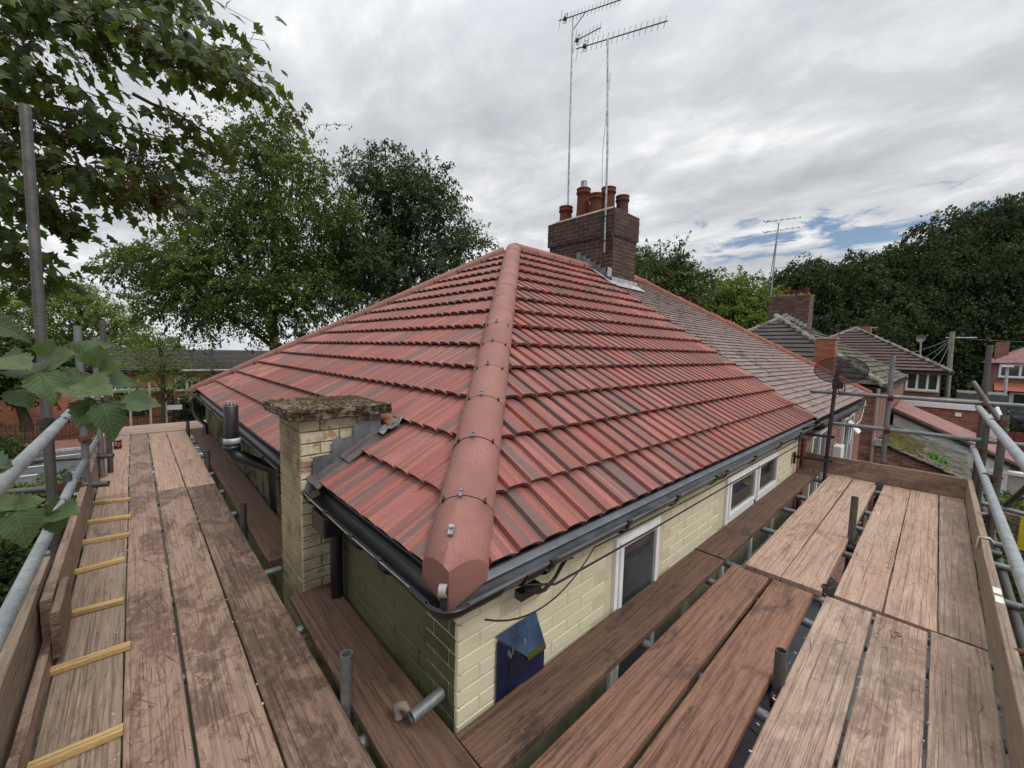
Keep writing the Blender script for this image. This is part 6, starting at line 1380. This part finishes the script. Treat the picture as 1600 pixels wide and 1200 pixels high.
for p, q in twigs: B.tube([p, q], .003, 4, cap=False)
B.build('trunk', BARK, syc)
LP.sort(key=lambda t_: (t_[0] - CAM).length if True else 0)
def inview(p):
    v = p - CAM; z = v.dot(FWD); return z > .2 and -60 < 800 + 627.9 * v.dot(RIGHT) / z < 700 and -40 < 600 + 627.9 * v.dot(DOWN) / z < 700
def lrot(dv, nv):
    d = dv.normalized(); s = nv.cross(d).normalized(); n = d.cross(s); return Matrix((d, s, n)).transposed()
cnt = 0; fv = []; ff = []; fr = []
for q, dv, nv in LP:
    sc_l = random.uniform(.11, .18); ro = lrot(dv, nv)
    if cnt < 300 and inview(q):
        o = bpy.data.objects.new('leaf', smes[random.randrange(6)]); col.objects.link(o); o.parent = syc; o.location = q - wloc(syc); o.rotation_euler = ro.to_euler(); o.scale = (sc_l,) * 3; cnt += 1
    else:
        b0 = len(fv) * len(sv); A = np.array(ro); fv.append((sv * sc_l) @ A.T + np.array(q)); ff += [(x + b0, y + b0, z + b0) for x, y, z in sf]; fr += [random.random()] * len(sf)
me = bpy.data.meshes.new('foliage'); me.from_pydata((np.concatenate(fv) - np.array(wloc(syc))).tolist(), [], ff); a_ = me.attributes.new('rnd', 'FLOAT', 'FACE'); a_.data.foreach_set('value', np.array(fr, dtype=np.float32)); me.materials.append(LF_SYC)
o = bpy.data.objects.new('foliage', me); col.objects.link(o); o.parent = syc; o['kind'] = 'stuff'
SP = []; 
for s in SEED:
    for k in range(34): SP.append(np.array(s) + rng.normal(size=3) * np.array([.05, .05, .07]))
SP = np.array(SP); n = len(SP); leaf_mesh('seed_clusters', SP, rng.normal(size=(n, 3)) + np.array([0, 0, -1]), rng.normal(size=(n, 3)), .05 * rng.uniform(.7, 1.2, n), rng.random(n), m_leaf('seed_brown', (.05, .028, .014), (.10, .06, .026), (.17, .13, .045), .3), parent=syc, loc=wloc(syc))['kind'] = 'stuff'

# foreground branch with broad toothed leaves
nb = thing('leafy_branch', 'foreground branch with broad toothed green leaves over the left guard rails', 'branch', at(-60, 560, 1.5))
def broad_leaf(seed):
    r = random.Random(seed); nx, vs, fs = 12, [], []
    curl = r.uniform(-.75, .35); fold = r.uniform(-.2, .6); wv = r.uniform(0, 6)
    for i in range(nx + 1):
        x = i / nx; w = .46 * (math.sin(math.pi * min(1, x ** .72)) ** .8) * (1 - .25 * x) if 0 < x < 1 else 0.0
        w *= 1 + (.15 if i % 2 else -.07) * r.uniform(.4, 1.3)
        for s in (-1, -.5, 0, .5, 1):
            y = s * w; z = abs(y) * fold + curl * x * x + .06 * math.sin(7 * x + wv + s * 2) * abs(s); vs.append((x, y, z))
    for i in range(nx):
        for j in range(4): fs.append((i * 5 + j, (i + 1) * 5 + j, (i + 1) * 5 + j + 1, i * 5 + j + 1))
    me = bpy.data.meshes.new('leaf'); me.from_pydata(vs, [], fs); me.polygons.foreach_set('use_smooth', [True] * len(fs)); me.materials.append(BIGL); return me
BIGL = m_bigleaf('hazel_leaf', (.045, .078, .042), (.105, .15, .058))
bl_m = [broad_leaf(i) for i in range(7)]
def nleaf(px, py, ang, size, d, tilt=(0, 0)):
    """leaf from its stalk end (px,py), pointing at ANG degrees in the picture, SIZE pixels long"""
    size *= .9; a = R_(ang); q = at(px, py, d); tip = at(px + math.cos(a) * size, py - math.sin(a) * size, d + tilt[0]); dv = tip - q; L_ = dv.length
    view = (CAM - q).normalized(); nv = (view + Vector((0, 0, .9)) + RIGHT * tilt[1]).normalized(); me = random.choice(bl_m)
    o = bpy.data.objects.new('leaf', me); col.objects.link(o); o.parent = nb; o.location = q - wloc(nb); o.rotation_euler = lrot(dv, nv).to_euler(); o.scale = (L_, L_ * random.uniform(.85, 1.05), L_)
for a in [(-50, 500, -8, 115, 1.25, (.1, .2)), (60, 585, 155, 70, 1.35, (0, .3)), (62, 588, 210, 55, 1.35, (0, -.3)), (62, 580, -65, 62, 1.3, (0, .1)), (65, 578, 12, 75, 1.4, (0, .2)), (100, 600, 25, 70, 1.45, (.1, .1)), (108, 602, -20, 82, 1.35, (0, .3)), (150, 590, 18, 60, 1.5, (0, .2)), (160, 592, -8, 62, 1.5, (.1, .1)),
          (140, 622, 200, 56, 1.35, (0, .2)), (145, 625, 245, 50, 1.35, (0, .1)), (150, 628, -95, 52, 1.4, (0, 0)), (158, 630, -60, 62, 1.3, (0, .3)), (185, 628, -10, 78, 1.35, (.05, .2)), (150, 575, 80, 42, 1.5, (0, 0)), (40, 560, 200, 60, 1.3, (0, 0)), (0, 560, -30, 60, 1.25, (0, .4)), (20, 610, -50, 46, 1.4, (0, 0)), (120, 560, 40, 50, 1.5, (0, 0)),
          (-15, 745, 10, 55, 1.1, (0, .2)), (-40, 725, -5, 60, 1.1, (0, 0)), (10, 797, 12, 75, 1.15, (.05, .2)), (22, 800, -60, 62, 1.1, (0, .3)), (20, 795, 160, 50, 1.1, (0, 0)), (75, 800, 30, 40, 1.2, (0, 0)), (78, 802, -8, 55, 1.2, (0, .2)), (80, 805, -70, 36, 1.2, (0, .1)), (-10, 845, 60, 45, 1.1, (0, 0)), (-30, 800, -30, 50, 1.1, (0, 0)), (70, 560, 60, 40, 1.55, (0, 0))]: nleaf(*a)
tw = MB().tube([at(-80, 535, 1.45), at(20, 565, 1.4), at(62, 585, 1.38), at(105, 602, 1.42), at(150, 626, 1.4), at(188, 628, 1.38)], [.004, .0035, .003, .0028, .0025, .0018], 6).tube([at(62, 585, 1.38), at(110, 575, 1.45), at(150, 590, 1.5)], .002, 5)
tw.tube([at(-80, 775, 1.15), at(10, 797, 1.14), at(78, 802, 1.2), at(90, 795, 1.22)], [.003, .003, .0025, .0015], 6); tw.build('twig', m_plain('twig_brown', (.12, .085, .05), .8), nb)
